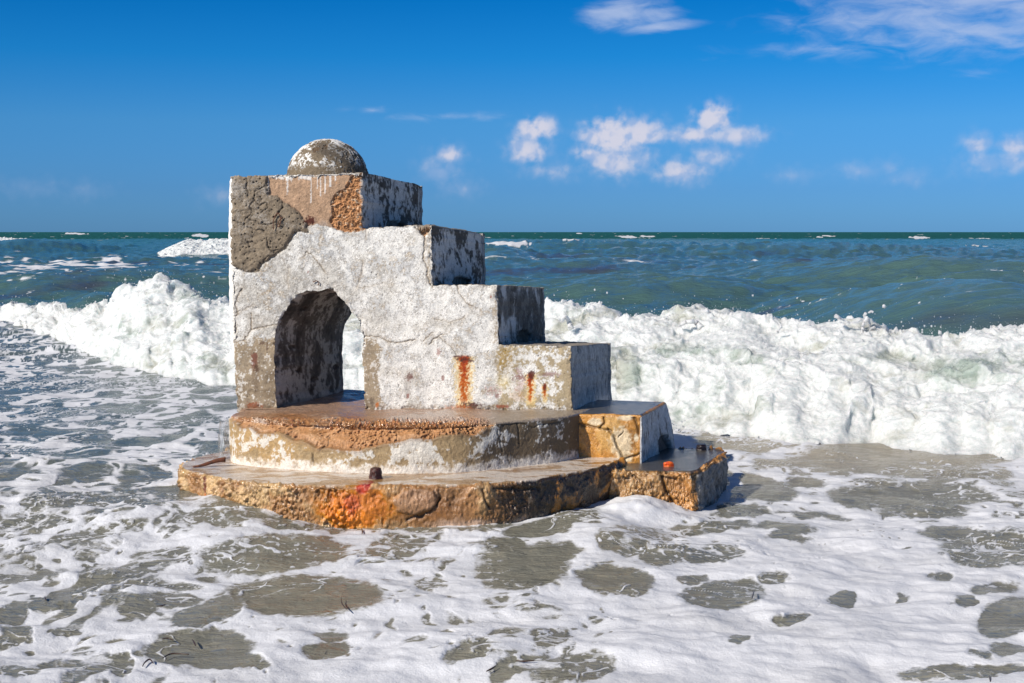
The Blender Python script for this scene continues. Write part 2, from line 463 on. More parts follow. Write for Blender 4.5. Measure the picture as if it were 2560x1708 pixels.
def paint_wall(u, v):
    """colour, wetness and relief (metres, outwards) for the front face, u v in picture pixels"""
    n60 = fbm2(u / 70, v / 70, 3, .5, 1.0); n20 = fbm2(u / 22, v / 22, 4, .62, 5.0); n5 = fbm2(u / 6, v / 6, 3, .65, 9.0)
    n2_ = fbm2(u / 2.4, v / 2.4, 2, .6, 13.0)
    h = .0009 * n20 + .0005 * n5 + .0045 * n60
    n1 = fbm2(u / 1.6, v / 1.6, 2, .6, 113.); grey = sst(n60 * .8 + n20 * .9 + n5 * .5 + n1 * .45, -.12, .42)
    # the paint is sounder to the right, thinner and greyer round the arch
    thin = np.exp(-((u - 760) / 150) ** 2 - ((v - 720) / 110) ** 2) * .55 + np.exp(-((u - 640) / 90) ** 2 - ((v - 780) / 120) ** 2) * .5
    grey = np.clip(grey * (1 - .35 * sst(u, 830, 950) * sst(860 - v + 400 * (u < 1235), 0, 60)) + thin * (0.55 + .6 * n20), 0, 1)
    c = mixc(np.broadcast_to(WHITE, u.shape + (3,)), GREY, grey * .80); c = mixc(c, (.50, .46, .39), sst(fbm2(u / 90, v / 60, 3, .5, 55.) + .4 * n20 + .7 * thin0(u, v), .05, .7) * .50)
    sp = sst(n5 * .5 + n2_ * .7 + n1 * .5 + n20 * .8 + thin * .5, .40, .62); c = mixc(c, (.34, .305, .26), sp * .75)
    c = mixc(c, (.87, .84, .79), sst(n20 * .8 - n5 * .4 - grey * .3, .15, .5) * .8)
    flake = sst(n5 * .7 + n20 * .8 + n60 * .5, .62, .67); h -= .0012 * flake; c = mixc(c, (.33, .31, .28), flake * .55)
    g_ = np.clip((c.mean(-1, keepdims=True) - .50) * 1.12 + .50, .05, .80); c = c * (g_ / np.maximum(c.mean(-1, keepdims=True), .01))
    # brown bare zones
    z = np.zeros_like(u)
    nb = n20 * .5 + n5 * .28 + n60 * .25
    z = np.maximum(z, sst(sst(v, 832, 880) * (u < 720) * .75 + nb + .05 * sst(700 - u, 0, 30), .2, .42))
    z = np.maximum(z, sst(np.exp(-((u - 925) / 26) ** 2) * sst(v, 828, 870) * 1.0 + nb, .42, .58) * (u > 890))
    c = mixc(c, (BROWN * 1.08)[None] * (1 + .22 * n20 + .22 * n60 + .14 * n5)[..., None], z * .92); c = mixc(c, (.17, .115, .06), z * sst(-n60 - .5 * n20 + (v - 940) / 200, .1, .7) * .5); c = mixc(c, (.74, .70, .63), z * sst(n20 + .8 * n5 - .1 + .3 * np.exp(-np.abs(u - 596) / 14), .38, .5) * .85)
    z4 = sst(u, 1236, 1256) * sst(v, 850, 866)
    bn4 = sst(nb * 1.0 + .12 + .30 * sst(u, 1380, 1430), .0, .25)
    c = mixc(c, np.array([.42, .33, .20]), z4 * bn4 * .95)
    yb = np.exp(-((u - 1258) / 20) ** 2) * sst(v, 865, 885) * sst(1000 - v, 0, 90)
    c = mixc(c, (.34, .22, .06), np.clip(yb * (1.05 + 1.2 * n5) * sst(960 - v, 0, 70), 0, .85)); c = mixc(c, (.78, .62, .28), np.clip(yb * 1.1 * sst(v, 930, 960), 0, .7))
    # edge of the wall dirtied along arris
    for ex, y0, y1 in ((1077, 565, 710), (1244, 715, 860), (1428, 870, 1020)):
        e = np.exp(-np.abs(u - ex + 4) / 6) * (v > y0) * (v < y1); c = mixc(c, BROWN * 1.2, e * (.7 + .9 * n5) * .8)
    # crown of the step edges
    # cracks
    wu = u + 2.2 * fbm2(u / 9, v / 9, 2, .5, 30.); wv = v + 2.2 * fbm2(u / 9, v / 9, 2, .5, 40.)
    for pts, wd in cracks():
        d = polydist(wu, wv, pts); k = np.exp(-(d / (1.1 * wd)) ** 2); h -= .0045 * k * wd
        c = mixc(c, (.10, .07, .05), k * .8 * min(1, wd)); c = mixc(c, BROWN * 1.4, np.exp(-d / 5) * .32)
    # chip out of the step corner
    chip = [(1038, 560), (1076, 558), (1078, 574), (1066, 588), (1062, 596), (1052, 585), (1045, 572)]
    s = sdf(wu, wv, chip); k = sst(-s, -1, 3); h -= .028 * k; c = mixc(c, np.array([.42, .26, .15]) + .05 * n5[..., None], k)
    # mortar patch, lumpy, cracked, pitted
    wu2 = u + 3.0 * fbm2(u / 14, v / 14, 3, .6, 50.); wv2 = v + 3.0 * fbm2(u / 14, v / 14, 3, .6, 60.)
    s = sdf(wu2, wv2, PATCH_MORTAR); k = sst(-s, -1.2, 1.2)
    lump = fbm2(u / 38, v / 30, 3, .55, 70.)
    hm = .010 * sst(-s, 0, 8) + .008 * lump + .0015 * n5
    cm_ = MORTAR * (1 + .16 * n20 + .22 * n5)[..., None]
    cm_ = mixc(cm_, (.40, .375, .34), sst(n2_ + n5 * .5 + fbm2(u / 45, v / 45, 2, .5, 72.) * .9 + (520 - v) / 260 - (u - 640) / 300, .15, 1.1) * .75)
    for pts in MORTAR_CRACKS:
        d = polydist(wu2, wv2, pts); kk = np.exp(-(d / 1.5) ** 2) * sst(n20 + .6, 0, .5); hm -= .007 * kk; cm_ = mixc(cm_, (.05, .038, .03), kk * .75)
    vd, vr = vor2(u / 13, v / 13, 5); kk = sst(.17 * vr - vd, -.02, .04) * (vr > .45); hm -= .010 * kk; cm_ = mixc(cm_, (.05, .04, .03), kk * .7)
    edge = np.exp(-(s / 2.2) ** 2); c = mixc(c, (.13, .09, .06), edge * .6)
    c = c * (1 - k[..., None]) + cm_ * k[..., None]; h = h * (1 - k) + hm * k - .006 * edge * (s > 0)
    # tan stucco
    s2 = np.maximum(sdf(wu2, wv2, PATCH_TAN), -(s + .5)); k = sst(-s2, -1, 1)
    ct = TAN * (1 + .22 * n20 + .14 * n5 + .15 * n60)[..., None]; ct = mixc(ct, (.36, .29, .24), sst(n60 + n20 * .5 + (v - 520) / 60, .2, 1.2) * .8)
    ct = mixc(ct, ORANGE, sst(n20 + .4 * n5 + (u - 850) / 90, .25, .7) * .7)
    ht = -.007 + .002 * n20 + .0012 * n5
    c = c * (1 - k[..., None]) + ct * k[..., None]; h = h * (1 - k) + ht * k
    c = mixc(c, (.12, .07, .04), np.exp(-(s2 / 1.6) ** 2) * .5 * (v > 470))
    # orange rubble where the stucco fell
    s3 = sdf(wu2, wv2, PATCH_RUB); k = sst(-s3, -1, 2)
    vd, vr = vor2(u / 9 + .9 * n5, v / 9 + .9 * n20, 9); vd2, vr2 = vor2(u / 4.5 + .5 * n5, v / 4.5, 19); st = np.where(vr > .5, sst(.55 - vd, 0, .4), .5 * sst(.5 - vd2, 0, .4))
    cr = ORANGE * (.72 + .35 * st + .3 * n5 + .25 * n20)[..., None]; cr = mixc(cr, (.58, .50, .38), (vr > .8) * st * .8); cr = mixc(cr, (.13, .06, .03), sst(n5 + n20 * .7, .35, .7) * .8)
    hr = -.020 + .010 * st + .005 * n5 + .006 * n20
    c = c * (1 - k[..., None]) + cr * k[..., None]; h = h * (1 - k) + hr * k
    # lime drips below the dome
    for x, y1, wd in ((718, 484, 2.4), (777, 507, 1.8), (770, 450, 8), (801, 490, 1.8), (793, 470, 1.6), (812, 482, 2.2), (825, 468, 3.2), (838, 452, 2.4), (700, 447, 20), (722, 452, 9), (670, 480, 1.2), (755, 448, 10)):
        k = sst(wd - np.abs(u - x + n5 * 1.2), 0, 1.2) * (v < y1 + 6 * n5); c = mixc(c, (.78, .74, .69), k * .85)
    c = mixc(c, (.83, .79, .73), (u > 672) * (u < 905) * sst(443 - (u - 672) * .03 - v + 2 * n5, 0, 1.5))
    # rust
    def spot(x, y, rx, ry, cdark, amt=1.0, warp=.6):
        nonlocal c
        d = np.hypot((u - x) / rx, (v - y) / ry) + warp * n5 + warp * .6 * n20
        c = mixc(c, cdark, sst(1.15 - d, 0, .5) * amt)
    def streak(x, y0, y1, wd, a=1.0):
        nonlocal c
        t = np.clip((v - y0) / (y1 - y0), 0, 1)
        k = sst(1.25 - np.abs(u - x - 3 * n20) / (wd * (1.2 - .3 * t)) + .5 * n5, .1, .7) * sst(v, y0 - 3, y0 + 6) * sst(y1 + 4 - v, 0, 14)
        c = mixc(c, (.80, .60, .26), np.clip(k * .75 * a, 0, 1))
        k2 = sst(1.15 - np.abs(u - x - 4 * n20) / (wd * .68) + .65 * n5 - t * .35, .1, .7) * sst(v, y0 - 2, y0 + 6) * sst(y1 - 6 - v, 0, 20)
        c = mixc(c, (.50, .115, .006), k2 * 1.0 * a)
        k3 = sst(.95 - np.abs(u - x - 3 * n20) / (wd * .62) + .8 * n5 - t * 1.5, .1, .6) * sst(v, y0 - 4, y0 + 3)
        c = mixc(c, (.34, .035, .008), k3 * .9 * a)
    streak(1160, 890, 1022, 25); spot(1160, 897, 20, 9, RUSTD, .9, .9)
    spot(1300, 990, 24, 14, (.45, .25, .10), .45, 1.0)
    streak(1326, 934, 1020, 13, 1.0); spot(1328, 938, 10, 12, RUSTD, .95); streak(1362, 960, 1010, 8, 1.0); spot(1362, 968, 5, 10, RUSTD, .8)
    spot(1300, 945, 18, 6, RUSTD * 1.8, .7, 1.1); spot(1372, 936, 24, 5, RUSTD * 2, .65, 1.2); spot(1296, 930, 9, 10, RUSTD * 2.5, .55, 1.2); spot(1300, 960, 14, 18, (.42, .25, .21), .5, 1.2)
    spot(775, 551, 13, 12, RUSTD * .8, .95); spot(1023, 942, 9, 11, RUSTD * 1.5, .8, 1.0); spot(1018, 965, 9, 30, (.30, .26, .22), .5, .9)
    spot(1098, 880, 5, 9, RUSTD * 2.5, .6, 1.2); spot(1107, 945, 4, 6, RUSTD * 2, .7); spot(1020, 990, 4, 7, RUSTD * 2, .7); spot(1230, 977, 16, 9, (.42, .2, .16), .55, 1.4); spot(1243, 990, 5, 6, RUSTD * 2, .6)
    spot(1227, 742, 2.5, 5, RUSTD * 3, .8); spot(636, 903, 9, 26, RUSTD * 1.6, .75, .5); spot(642, 922, 6, 9, RUSTD * .6, .8); spot(640, 950, 10, 40, (.20, .14, .09), .5, .5)
    spot(656, 858, 9, 4, (.12, .07, .05), .8); spot(668, 868, 3, 10, (.15, .09, .06), .7); spot(636, 1015, 22, 10, (.26, .07, .02), .9, .7)
    spot(1180, 1016, 28, 11, RUSTD * .8, .95, .9); spot(1150, 1019, 30, 6, RUSTO, .6, 1.0); spot(1254, 1016, 16, 5, (.3, .06, .01), .9, .8); spot(943, 1012, 4, 6, RUSTO * .8, .9)
    spot(930, 1005, 6, 10, (.09, .06, .04), .6); spot(770, 680, 2, 3, RUSTD * 2, .8)
    # dark, wet, chipped foot
    ft = sst(v, 1008, 1022); c = mixc(c, (.20, .14, .08), ft * (.35 + .8 * n5)); h -= .006 * ft * sst(n20, 0, .4)
    vd, vr = vor2(u / 26, v / 26, 21); kk = sst(.055 * vr - vd, -.01, .015) * (vr > .6); h -= .006 * kk; c = mixc(c, (.07, .05, .04), kk * .8)
    wet = sst(v, 985, 1022) * .6 + .12 * (np.abs(u - 1160) < 22) * (v > 890)
    return c, wet, h


def build_wall():
    g = 1.7
    x0, y0, x1, y1 = 570, 424, 1438, 1034
    nx = int((x1 - x0) / g); ny = int((y1 - y0) / g)
    cx = x0 + (np.arange(nx) + .5) * g; cy = y0 + (np.arange(ny) + .5) * g
    CX, CY = np.meshgrid(cx, cy)
    mask = inside(CX.astype(F32), CY.astype(F32), WOUT)
    GX, GY = np.meshgrid(x0 + np.arange(nx + 1) * g, y0 + np.arange(ny + 1) * g)
    nv = (nx + 1) * (ny + 1); idx = np.arange(nv).reshape(ny + 1, nx + 1)
    U = GX.ravel().astype(float); Vv = GY.ravel().astype(float)
    pad = np.pad(mask, 1)
    edges = []
    jj, ii = np.nonzero(mask & ~pad[:-2, 1:-1]); edges.append(np.stack([idx[jj, ii + 1], idx[jj, ii]], -1))       # top
    jj, ii = np.nonzero(mask & ~pad[2:, 1:-1]); edges.append(np.stack([idx[jj + 1, ii], idx[jj + 1, ii + 1]], -1))    # bottom
    jj, ii = np.nonzero(mask & ~pad[1:-1, :-2]); edges.append(np.stack([idx[jj, ii], idx[jj + 1, ii]], -1))          # left
    jj, ii = np.nonzero(mask & ~pad[1:-1, 2:]); edges.append(np.stack([idx[jj + 1, ii + 1], idx[jj, ii + 1]], -1))   # right
    E = np.concatenate(edges); bv = np.unique(E)
    # snap the boundary to the outline
    P0 = np.array(WOUT); P1 = np.roll(P0, -1, 0); bx = U[bv][:, None]; by = Vv[bv][:, None]
    D = P1 - P0; L = (D ** 2).sum(1) + 1e-9
    t = np.clip(((bx - P0[:, 0]) * D[:, 0] + (by - P0[:, 1]) * D[:, 1]) / L, 0, 1)
    qx = P0[:, 0] + t * D[:, 0]; qy = P0[:, 1] + t * D[:, 1]; dd = np.hypot(bx - qx, by - qy)
    k = dd.argmin(1); ar = np.arange(len(bv)); ok = dd[ar, k] < 2.2 * g
    U[bv] = np.where(ok, qx[ar, k], U[bv]); Vv[bv] = np.where(ok, qy[ar, k], Vv[bv])
    jj, ii = np.nonzero(mask)
    FQ = np.stack([idx[jj + 1, ii], idx[jj + 1, ii + 1], idx[jj, ii + 1], idx[jj, ii]], -1)
    used = np.unique(FQ); remap = -np.ones(nv, int); remap[used] = np.arange(len(used))
    U = U[used]; Vv = Vv[used]; FQ = remap[FQ]; E = remap[E]; bv = remap[bv]; nf = len(used)
    front = P(U, Vv, wall_front_depth(U))
    N = 84
    nb = len(bv); bi = -np.ones(nf, int); bi[bv] = np.arange(nb)
    ks = (np.arange(1, N) / N) ** 1.0
    rings = front[bv][None] + SIDE[None, None] * ks[:, None, None]
    back = front + SIDE
    V = np.concatenate([front, rings.reshape(-1, 3), back])
    offr = nf; offb = nf + (N - 1) * nb
    def ring(k, v): return v if k == 0 else (offb + v if k == N else offr + (k - 1) * nb + bi[v])
    fs = [FQ, FQ[:, ::-1] + offb]
    for k in range(N):
        a, b = E[:, 0], E[:, 1]
        fs.append(np.stack([ring(k, b), ring(k, a), ring(k + 1, a), ring(k + 1, b)], -1))
    Fq = np.concatenate(fs)
    Nn = vnormals(V, Fq)
    # make sure the normals look outwards (front towards the camera)
    if Nn[:nf][:, 1].mean() > 0: Fq = Fq[:, ::-1]; Nn = -Nn
    c, wet, h = paint_wall(U.astype(F32), Vv.astype(F32))
    dist = polydist(U.astype(F32), Vv.astype(F32), [tuple(p) for p in WOUT[::2]], True)
    chipn = sst(fbm2(U / 30, Vv / 30, 4, .55, 80.), .0, .8)
    h = h - chipn * .022 * np.exp(-dist / 5.0)
    # sides: shaded walls, mottled, with some shade put into their colour, treads, tunnel lining
    su = np.tile(U[bv], N - 1).astype(F32); sv = np.tile(Vv[bv], N - 1).astype(F32); sw = np.repeat(ks, nb).astype(F32)
    ns = Nn[offr:offb]; X = V[offr:offb].astype(F32)
    w_ = sw * 140
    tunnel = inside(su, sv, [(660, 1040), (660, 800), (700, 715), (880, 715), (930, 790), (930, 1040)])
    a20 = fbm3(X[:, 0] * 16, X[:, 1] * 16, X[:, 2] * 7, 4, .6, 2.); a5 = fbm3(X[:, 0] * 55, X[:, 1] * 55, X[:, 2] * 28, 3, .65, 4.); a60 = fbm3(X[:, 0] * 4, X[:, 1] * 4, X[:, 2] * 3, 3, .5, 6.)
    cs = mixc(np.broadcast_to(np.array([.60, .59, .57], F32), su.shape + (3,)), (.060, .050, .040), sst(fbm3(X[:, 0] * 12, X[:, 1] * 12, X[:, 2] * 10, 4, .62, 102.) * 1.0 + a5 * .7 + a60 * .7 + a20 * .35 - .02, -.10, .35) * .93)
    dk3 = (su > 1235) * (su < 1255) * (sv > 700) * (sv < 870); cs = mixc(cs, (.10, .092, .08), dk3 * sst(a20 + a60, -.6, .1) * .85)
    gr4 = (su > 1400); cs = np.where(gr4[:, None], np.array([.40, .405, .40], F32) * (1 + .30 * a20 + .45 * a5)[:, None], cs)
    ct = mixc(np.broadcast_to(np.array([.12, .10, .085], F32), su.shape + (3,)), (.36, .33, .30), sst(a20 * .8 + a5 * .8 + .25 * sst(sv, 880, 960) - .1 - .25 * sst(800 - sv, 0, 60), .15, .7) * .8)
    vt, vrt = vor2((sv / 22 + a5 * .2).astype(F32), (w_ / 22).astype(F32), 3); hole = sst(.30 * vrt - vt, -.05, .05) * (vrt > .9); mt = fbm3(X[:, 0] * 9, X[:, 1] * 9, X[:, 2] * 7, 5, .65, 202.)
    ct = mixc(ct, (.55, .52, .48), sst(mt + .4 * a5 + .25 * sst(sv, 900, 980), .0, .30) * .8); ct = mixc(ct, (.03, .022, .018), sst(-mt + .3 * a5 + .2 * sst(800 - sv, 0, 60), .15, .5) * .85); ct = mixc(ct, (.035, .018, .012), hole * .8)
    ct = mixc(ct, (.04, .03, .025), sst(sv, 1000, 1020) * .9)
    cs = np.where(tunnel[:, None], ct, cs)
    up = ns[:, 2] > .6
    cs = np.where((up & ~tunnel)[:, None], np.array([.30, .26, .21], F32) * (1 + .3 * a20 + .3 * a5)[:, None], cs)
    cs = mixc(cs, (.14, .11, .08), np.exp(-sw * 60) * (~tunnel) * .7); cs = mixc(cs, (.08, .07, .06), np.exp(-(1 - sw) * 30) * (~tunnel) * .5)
    hs = .003 * a20 + .0015 * a5 + .006 * a60 - .008 * hole * tunnel
    # vertical gouges and a spalled hollow on the shaded faces
    gg = (~up) & (~tunnel) & (su > 880)
    gouge = sst(fbm2(w_ / 7, sv / 60, 3, .6, 90.), .45, .6) * gg; hs -= .007 * gouge; cs = mixc(cs, (.06, .055, .05), gouge * .6)
    sp = sst(.9 - np.hypot((w_ - 75) / 28, (sv - (np.where(su < 950, 560, np.where(su < 1150, 706, 850)))) / 26) + a5 * .25, 0, .2) * gg * (su < 1260)
    hs -= .02 * sp; cs = mixc(cs, (.07, .06, .045), sp * .8)
    lx = su < 640
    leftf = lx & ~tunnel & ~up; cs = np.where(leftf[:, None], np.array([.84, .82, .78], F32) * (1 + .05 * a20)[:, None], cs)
    bs = np.clip(.9 - np.hypot(0, 0), 0, 1)
    cb = np.array([.55, .54, .52], F32) * (1 + .3 * fbm2(U / 30, Vv / 30, 4, .6, 7.))[:, None]
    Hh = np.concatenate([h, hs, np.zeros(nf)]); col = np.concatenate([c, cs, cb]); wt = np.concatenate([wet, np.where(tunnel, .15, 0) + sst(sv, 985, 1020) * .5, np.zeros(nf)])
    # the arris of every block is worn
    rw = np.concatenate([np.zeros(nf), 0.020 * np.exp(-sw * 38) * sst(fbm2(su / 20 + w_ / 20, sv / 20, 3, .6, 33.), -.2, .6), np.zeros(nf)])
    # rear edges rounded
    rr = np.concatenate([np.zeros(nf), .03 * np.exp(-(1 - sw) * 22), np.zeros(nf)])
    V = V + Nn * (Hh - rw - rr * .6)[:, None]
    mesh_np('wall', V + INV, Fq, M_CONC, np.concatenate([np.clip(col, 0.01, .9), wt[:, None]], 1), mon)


build_wall()


# ------------------------------------------------------------------ profile-swept blocks (platforms, lower steps)
def resample(pts, n, closed=True):
    p = np.array(pts, float)
    if closed: p = np.vstack([p, p[:1]])
    s = np.r_[0, np.cumsum(np.hypot(*np.diff(p, axis=0).T))]
    t = np.linspace(0, s[-1], n, endpoint=not closed)
    return np.stack([np.interp(t, s, p[:, 0]), np.interp(t, s, p[:, 1])], -1)


def catmull(pts, k=12):
    p = np.array(pts, float); out = []
    for i in range(len(p) - 1):
        p0 = p[max(i - 1, 0)]; p1 = p[i]; p2 = p[i + 1]; p3 = p[min(i + 2, len(p) - 1)]
        for t in np.linspace(0, 1, k, endpoint=False):
            out.append(.5 * ((2 * p1) + (-p0 + p2) * t + (2 * p0 - 5 * p1 + 4 * p2 - p3) * t * t + (-p0 + 3 * p1 - 3 * p2 + p3) * t ** 3))
    out.append(p[-1]); return np.array(out)


def block(name, plan, ztop, zbot, center, mat, painter, nt=1000, nside=60, ntop=90, dens=None, round_=.012):
    """plan: closed curve (counter-clockwise from above), ztop may be a function of x,y"""
    c = resample(plan, nt * 3)
    if dens is not None:      # more samples where the camera sees the piece
        wgt = dens(c); s = np.r_[0, np.cumsum(wgt)]; t = np.linspace(0, s[-1], nt, endpoint=False)
        i = np.interp(t, s, np.arange(len(s))); cc = np.vstack([c, c[:1]])
        c = np.stack([np.interp(i, np.arange(len(cc)), cc[:, 0]), np.interp(i, np.arange(len(cc)), cc[:, 1])], -1)
    ce = np.array(center); rows = []; kind = []
    zt = (lambda x, y: np.full_like(x, ztop)) if not callable(ztop) else ztop
    for k in range(nside):
        f = k / (nside - 1); z = zbot + (zt(c[:, 0], c[:, 1]) - round_ - zbot) * f
        rows.append(np.column_stack([c, z])); kind.append(np.full(len(c), f))
    for k in range(1, 6):
        a = k / 6 * math.pi / 2; ins = round_ * (1 - math.cos(a)); d = ce - c; d /= np.linalg.norm(d, axis=1)[:, None]
        q = c + d * ins; rows.append(np.column_stack([q, zt(q[:, 0], q[:, 1]) - round_ * (1 - math.sin(a))])); kind.append(np.full(len(c), 1 + k / 60))
    for k in range(ntop):
        f = ((k + 1) / ntop) ** 1.25; d = ce - c; L = np.linalg.norm(d, axis=1)[:, None]
        q = c + d / L * (round_ + (L - round_) * f * .995); rows.append(np.column_stack([q, zt(q[:, 0], q[:, 1])])); kind.append(np.full(len(c), 1.2 + f))
    V = np.concatenate(rows); kd = np.concatenate(kind).astype(F32)
    Fq = gridfaces(len(rows), len(c), True)
    Nn = vnormals(V, Fq)
    if Nn[:nt][:, 1].dot(np.where(V[:nt, 1] < ce[1], -1, 1)) < 0: Fq = Fq[:, ::-1]; Nn = -Nn
    u, v = proj(V[:, 0], V[:, 1], V[:, 2])
    col, wet, h, extra = painter(u.astype(F32), v.astype(F32), V.astype(F32), kd)
    g_ = col.mean(1, keepdims=True); col = np.clip(g_ + (col - g_) * 1.30, .008, .9) * np.where(g_ < .45, .90, 1.0); V = V + Nn * h[:, None] + extra
    return mesh_np(name, V + INV, Fq, mat, np.concatenate([np.clip(col, .008, .9), wet[:, None]], 1), mon)


def noises(X):
    x, y, z = X[:, 0], X[:, 1], X[:, 2]
    return (fbm3(x * 5, y * 5, z * 5, 3, .5, 3.), fbm3(x * 18, y * 18, z * 18, 4, .6, 8.), fbm3(x * 60, y * 60, z * 60, 3, .65, 12.))


def stones(X, sc_, seed):
    """broken aggregate: relief 0..1 plus random id and crevice distance, irregular sizes"""
    wx = .30 * n3(X[:, 0] * sc_ * .6, X[:, 1] * sc_ * .6, X[:, 2] * sc_ * .6 + seed); wy = .30 * n3(X[:, 0] * sc_ * .6 + 9, X[:, 1] * sc_ * .6, X[:, 2] * sc_ * .6 - seed)
    a = (X[:, 0] * sc_ + wx).astype(F32); b = ((X[:, 2] * 1.1 + X[:, 1] * .9) * sc_ * 1.15 + wy).astype(F32)
    d, r = vor2(a, b, seed); d2_, r2_ = vor2(a * 2.3 + 5, b * 2.3, seed + 7)
    sel = fbm3(X[:, 0] * 7, X[:, 1] * 7, X[:, 2] * 7, 2, .5, seed * 1.7)
    st = np.where((r > .45), sst(.55 - d, 0, .45) * (.4 + .6 * r), sst(.5 - d2_, 0, .4) * .45)
    return st * sst(sel + .35, 0, .4), r, np.where(r > .45, d, d2_ * .9) * sst(sel + .6, 0, .5)


CENTER_SHADOW = None
D1 = [PZ(px, py, .26) for px, py in ((590, 1140), (575, 1150), (590, 1160), (640, 1168), (700, 1173), (800, 1180), (900, 1184), (1030, 1185), (1155, 1182), (1283, 1169), (1410, 1154))]
d1 = catmull([(-1.25, 8.55), (-1.42, 8.1)] + D1 + [(.42, 7.62), (.46, 8.0), (.40, 8.5)])
D2 = [PZ(px, py, .26) for px, py in ((560, 1126), (500, 1140), (458, 1155), (445, 1169), (470, 1181), (522, 1191), (586, 1203), (726, 1214), (880, 1216), (1020, 1215), (1206, 1213), (1334, 1202), (1410, 1188), (1480, 1174))]
d2 = catmull([(-1.35, 8.75), (-1.55, 8.2)] + D2 + [(.58, 7.35), (.75, 8.0), (.8, 8.75)])
front_dens = lambda c: np.where(c[:, 1] < 7.75, 3.0, .6)


def paint_d1(u, v, X, kd):
    t = np.interp(u, [560, 600, 640, 690, 760, 800, 850, 900, 960, 1010, 1060, 1130, 1180, 1225, 1240], [.0, .06, .12, .20, .34, .38, .36, .38, .26, .20, .15, .13, .15, .08, 0]) * (X[:, 1] < 7.6)
    t = t + .10 * n3(X[:, 0] * 9, X[:, 1] * 9, X[:, 2] * 9) * (t > .05)
    fr = np.clip(kd, 0, 1); sl = np.clip((fr - (1 - t)) / np.maximum(t, .05), 0, 1) * (t > .01)
    amt = np.where(kd <= 1.0, .016 * sst(sl, 0, .08) + .13 * sl ** 1.3 * np.clip(t * 2, 0, 1), (.016 + .13 * np.clip(t * 2, 0, 1)) * (t > .01) * np.clip(1 - (kd - 1.1) / .5, 0, 1))
    dr = np.array([-.45, 8.6], F32) - X[:, :2]; dr /= np.linalg.norm(dr, axis=1)[:, None] + 1e-6
    ex = np.zeros_like(X); ex[:, :2] = dr * amt[:, None]; ex[:, 2] -= .035 * np.clip(t * 2, 0, 1) * np.where(kd > 1.0, np.clip(1 - (kd - 1.0) / .4, 0, 1), sst(sl, .3, 1))
    X = X + ex; rub = sl
    a, b, e = noises(X); side = kd <= 1.0; f = np.clip(kd, 0, 1)
    c = np.broadcast_to(np.array([.38, .285, .175], F32), u.shape + (3,)) * (1 + .18 * b + .12 * e)[:, None]
    c = mixc(c, (.50, .33, .16), sst(a + .3 * b + sst(900 - u, 0, 200) * .3, .1, .5) * .6)
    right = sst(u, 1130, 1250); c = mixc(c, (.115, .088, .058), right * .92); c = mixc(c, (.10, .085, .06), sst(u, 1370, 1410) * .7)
    wh = sst(a * .7 + b * .8 + e * .35 + .28 * np.exp(-((u - 1030) / 110) ** 2) + .1 * sst(640 - u, 0, 60) - .02 * right + .18 * np.exp(-((u - 1210) / 90) ** 2 - ((v - 1080) / 40) ** 2) + .12 * np.exp(-((u - 1000) / 160) ** 2), .22, .34)
    c = mixc(c, (.72, .70, .65), wh * .85)
    salt = sst(.40 - f + .12 * b + .10 * e, -.04, .16) * sst(1500 - u, 0, 60); c = mixc(c, (.80, .76, .70), salt * .9 * side)
    wu = u + 6 * b; wv = v + 5 * b
    h = .003 * b + .0015 * e + .008 * a
    # the front of the rim has broken away, showing orange rubble
    brk = sst(f - (1 - t) + .03 * b, -.01, .03) * (t > .02) * (u < 1240)
    sb, sr, sd = stones(X, 42, 4)
    co = np.array([.44, .235, .125], F32) * (.78 + .35 * sb + .35 * e + .25 * b)[:, None]; co = mixc(co, (.62, .42, .27), sst(b + a, .1, .6) * .6); co = mixc(co, (.14, .06, .035), sst(sd, .55, .8) * .75); co = mixc(co, (.30, .12, .08), (sr > .86) * sb * .7)
    ontop = kd > 1.0
    c = np.where((brk > .5)[:, None] & side[:, None], mixc(co, (.58, .34, .19), .40), c)
    lim = sst(1236 - u, 0, 30)
    top_c = mixc(co, (.40, .30, .24), sst((X[:, 1] - 7.05) * 2 + .5 * a + .3 * (u - 900) / 300, .1, .9) * .75)
    top_c = mixc(top_c, (.28, .235, .19), sst(u, 1180, 1260))
    film = sst(a * 1.0 + .3 * b + .7 * np.exp(-((u - 1080) / 130) ** 2 - ((v - 1045) / 12) ** 2) - .15, .1, .5); top_c = mixc(top_c, (.60, .52, .46), film * .6)
    c = np.where(ontop[:, None], top_c, c)
    ledge = np.exp(-((f - (1 - t)) / .05) ** 2) * side * (t > .03)
    c = mixc(c, (.20, .11, .06), ledge * .5)
    h = h + (brk * side + sst(7.35 - X[:, 1] + .1 * a, 0, .25) * lim * ontop) * (.022 * (sb - .4) + .005 * e)
    # dark upper lip and cracks to the right
    lip = sst(v - 1046 + 4 * b, 0, 4) * 0
    for pts in ([(1225, 1050), (1250, 1062), (1300, 1056), (1330, 1068), (1360, 1060), (1400, 1056)], [(1290, 1050), (1296, 1075), (1300, 1110)], [(1245, 1075), (1250, 1100), (1258, 1130)], [(780, 1135), (782, 1155)], [(808, 1095), (812, 1115), (800, 1125)]):
        d = polydist(wu, wv, pts); k = np.exp(-(d / 2) ** 2) * side; h -= .006 * k; c = mixc(c, (.05, .035, .02), k * .7)
    wet = np.where(ontop, .95, .45 + .3 * sst(a, 0, .5))
    return c, wet, h.astype(F32), ex


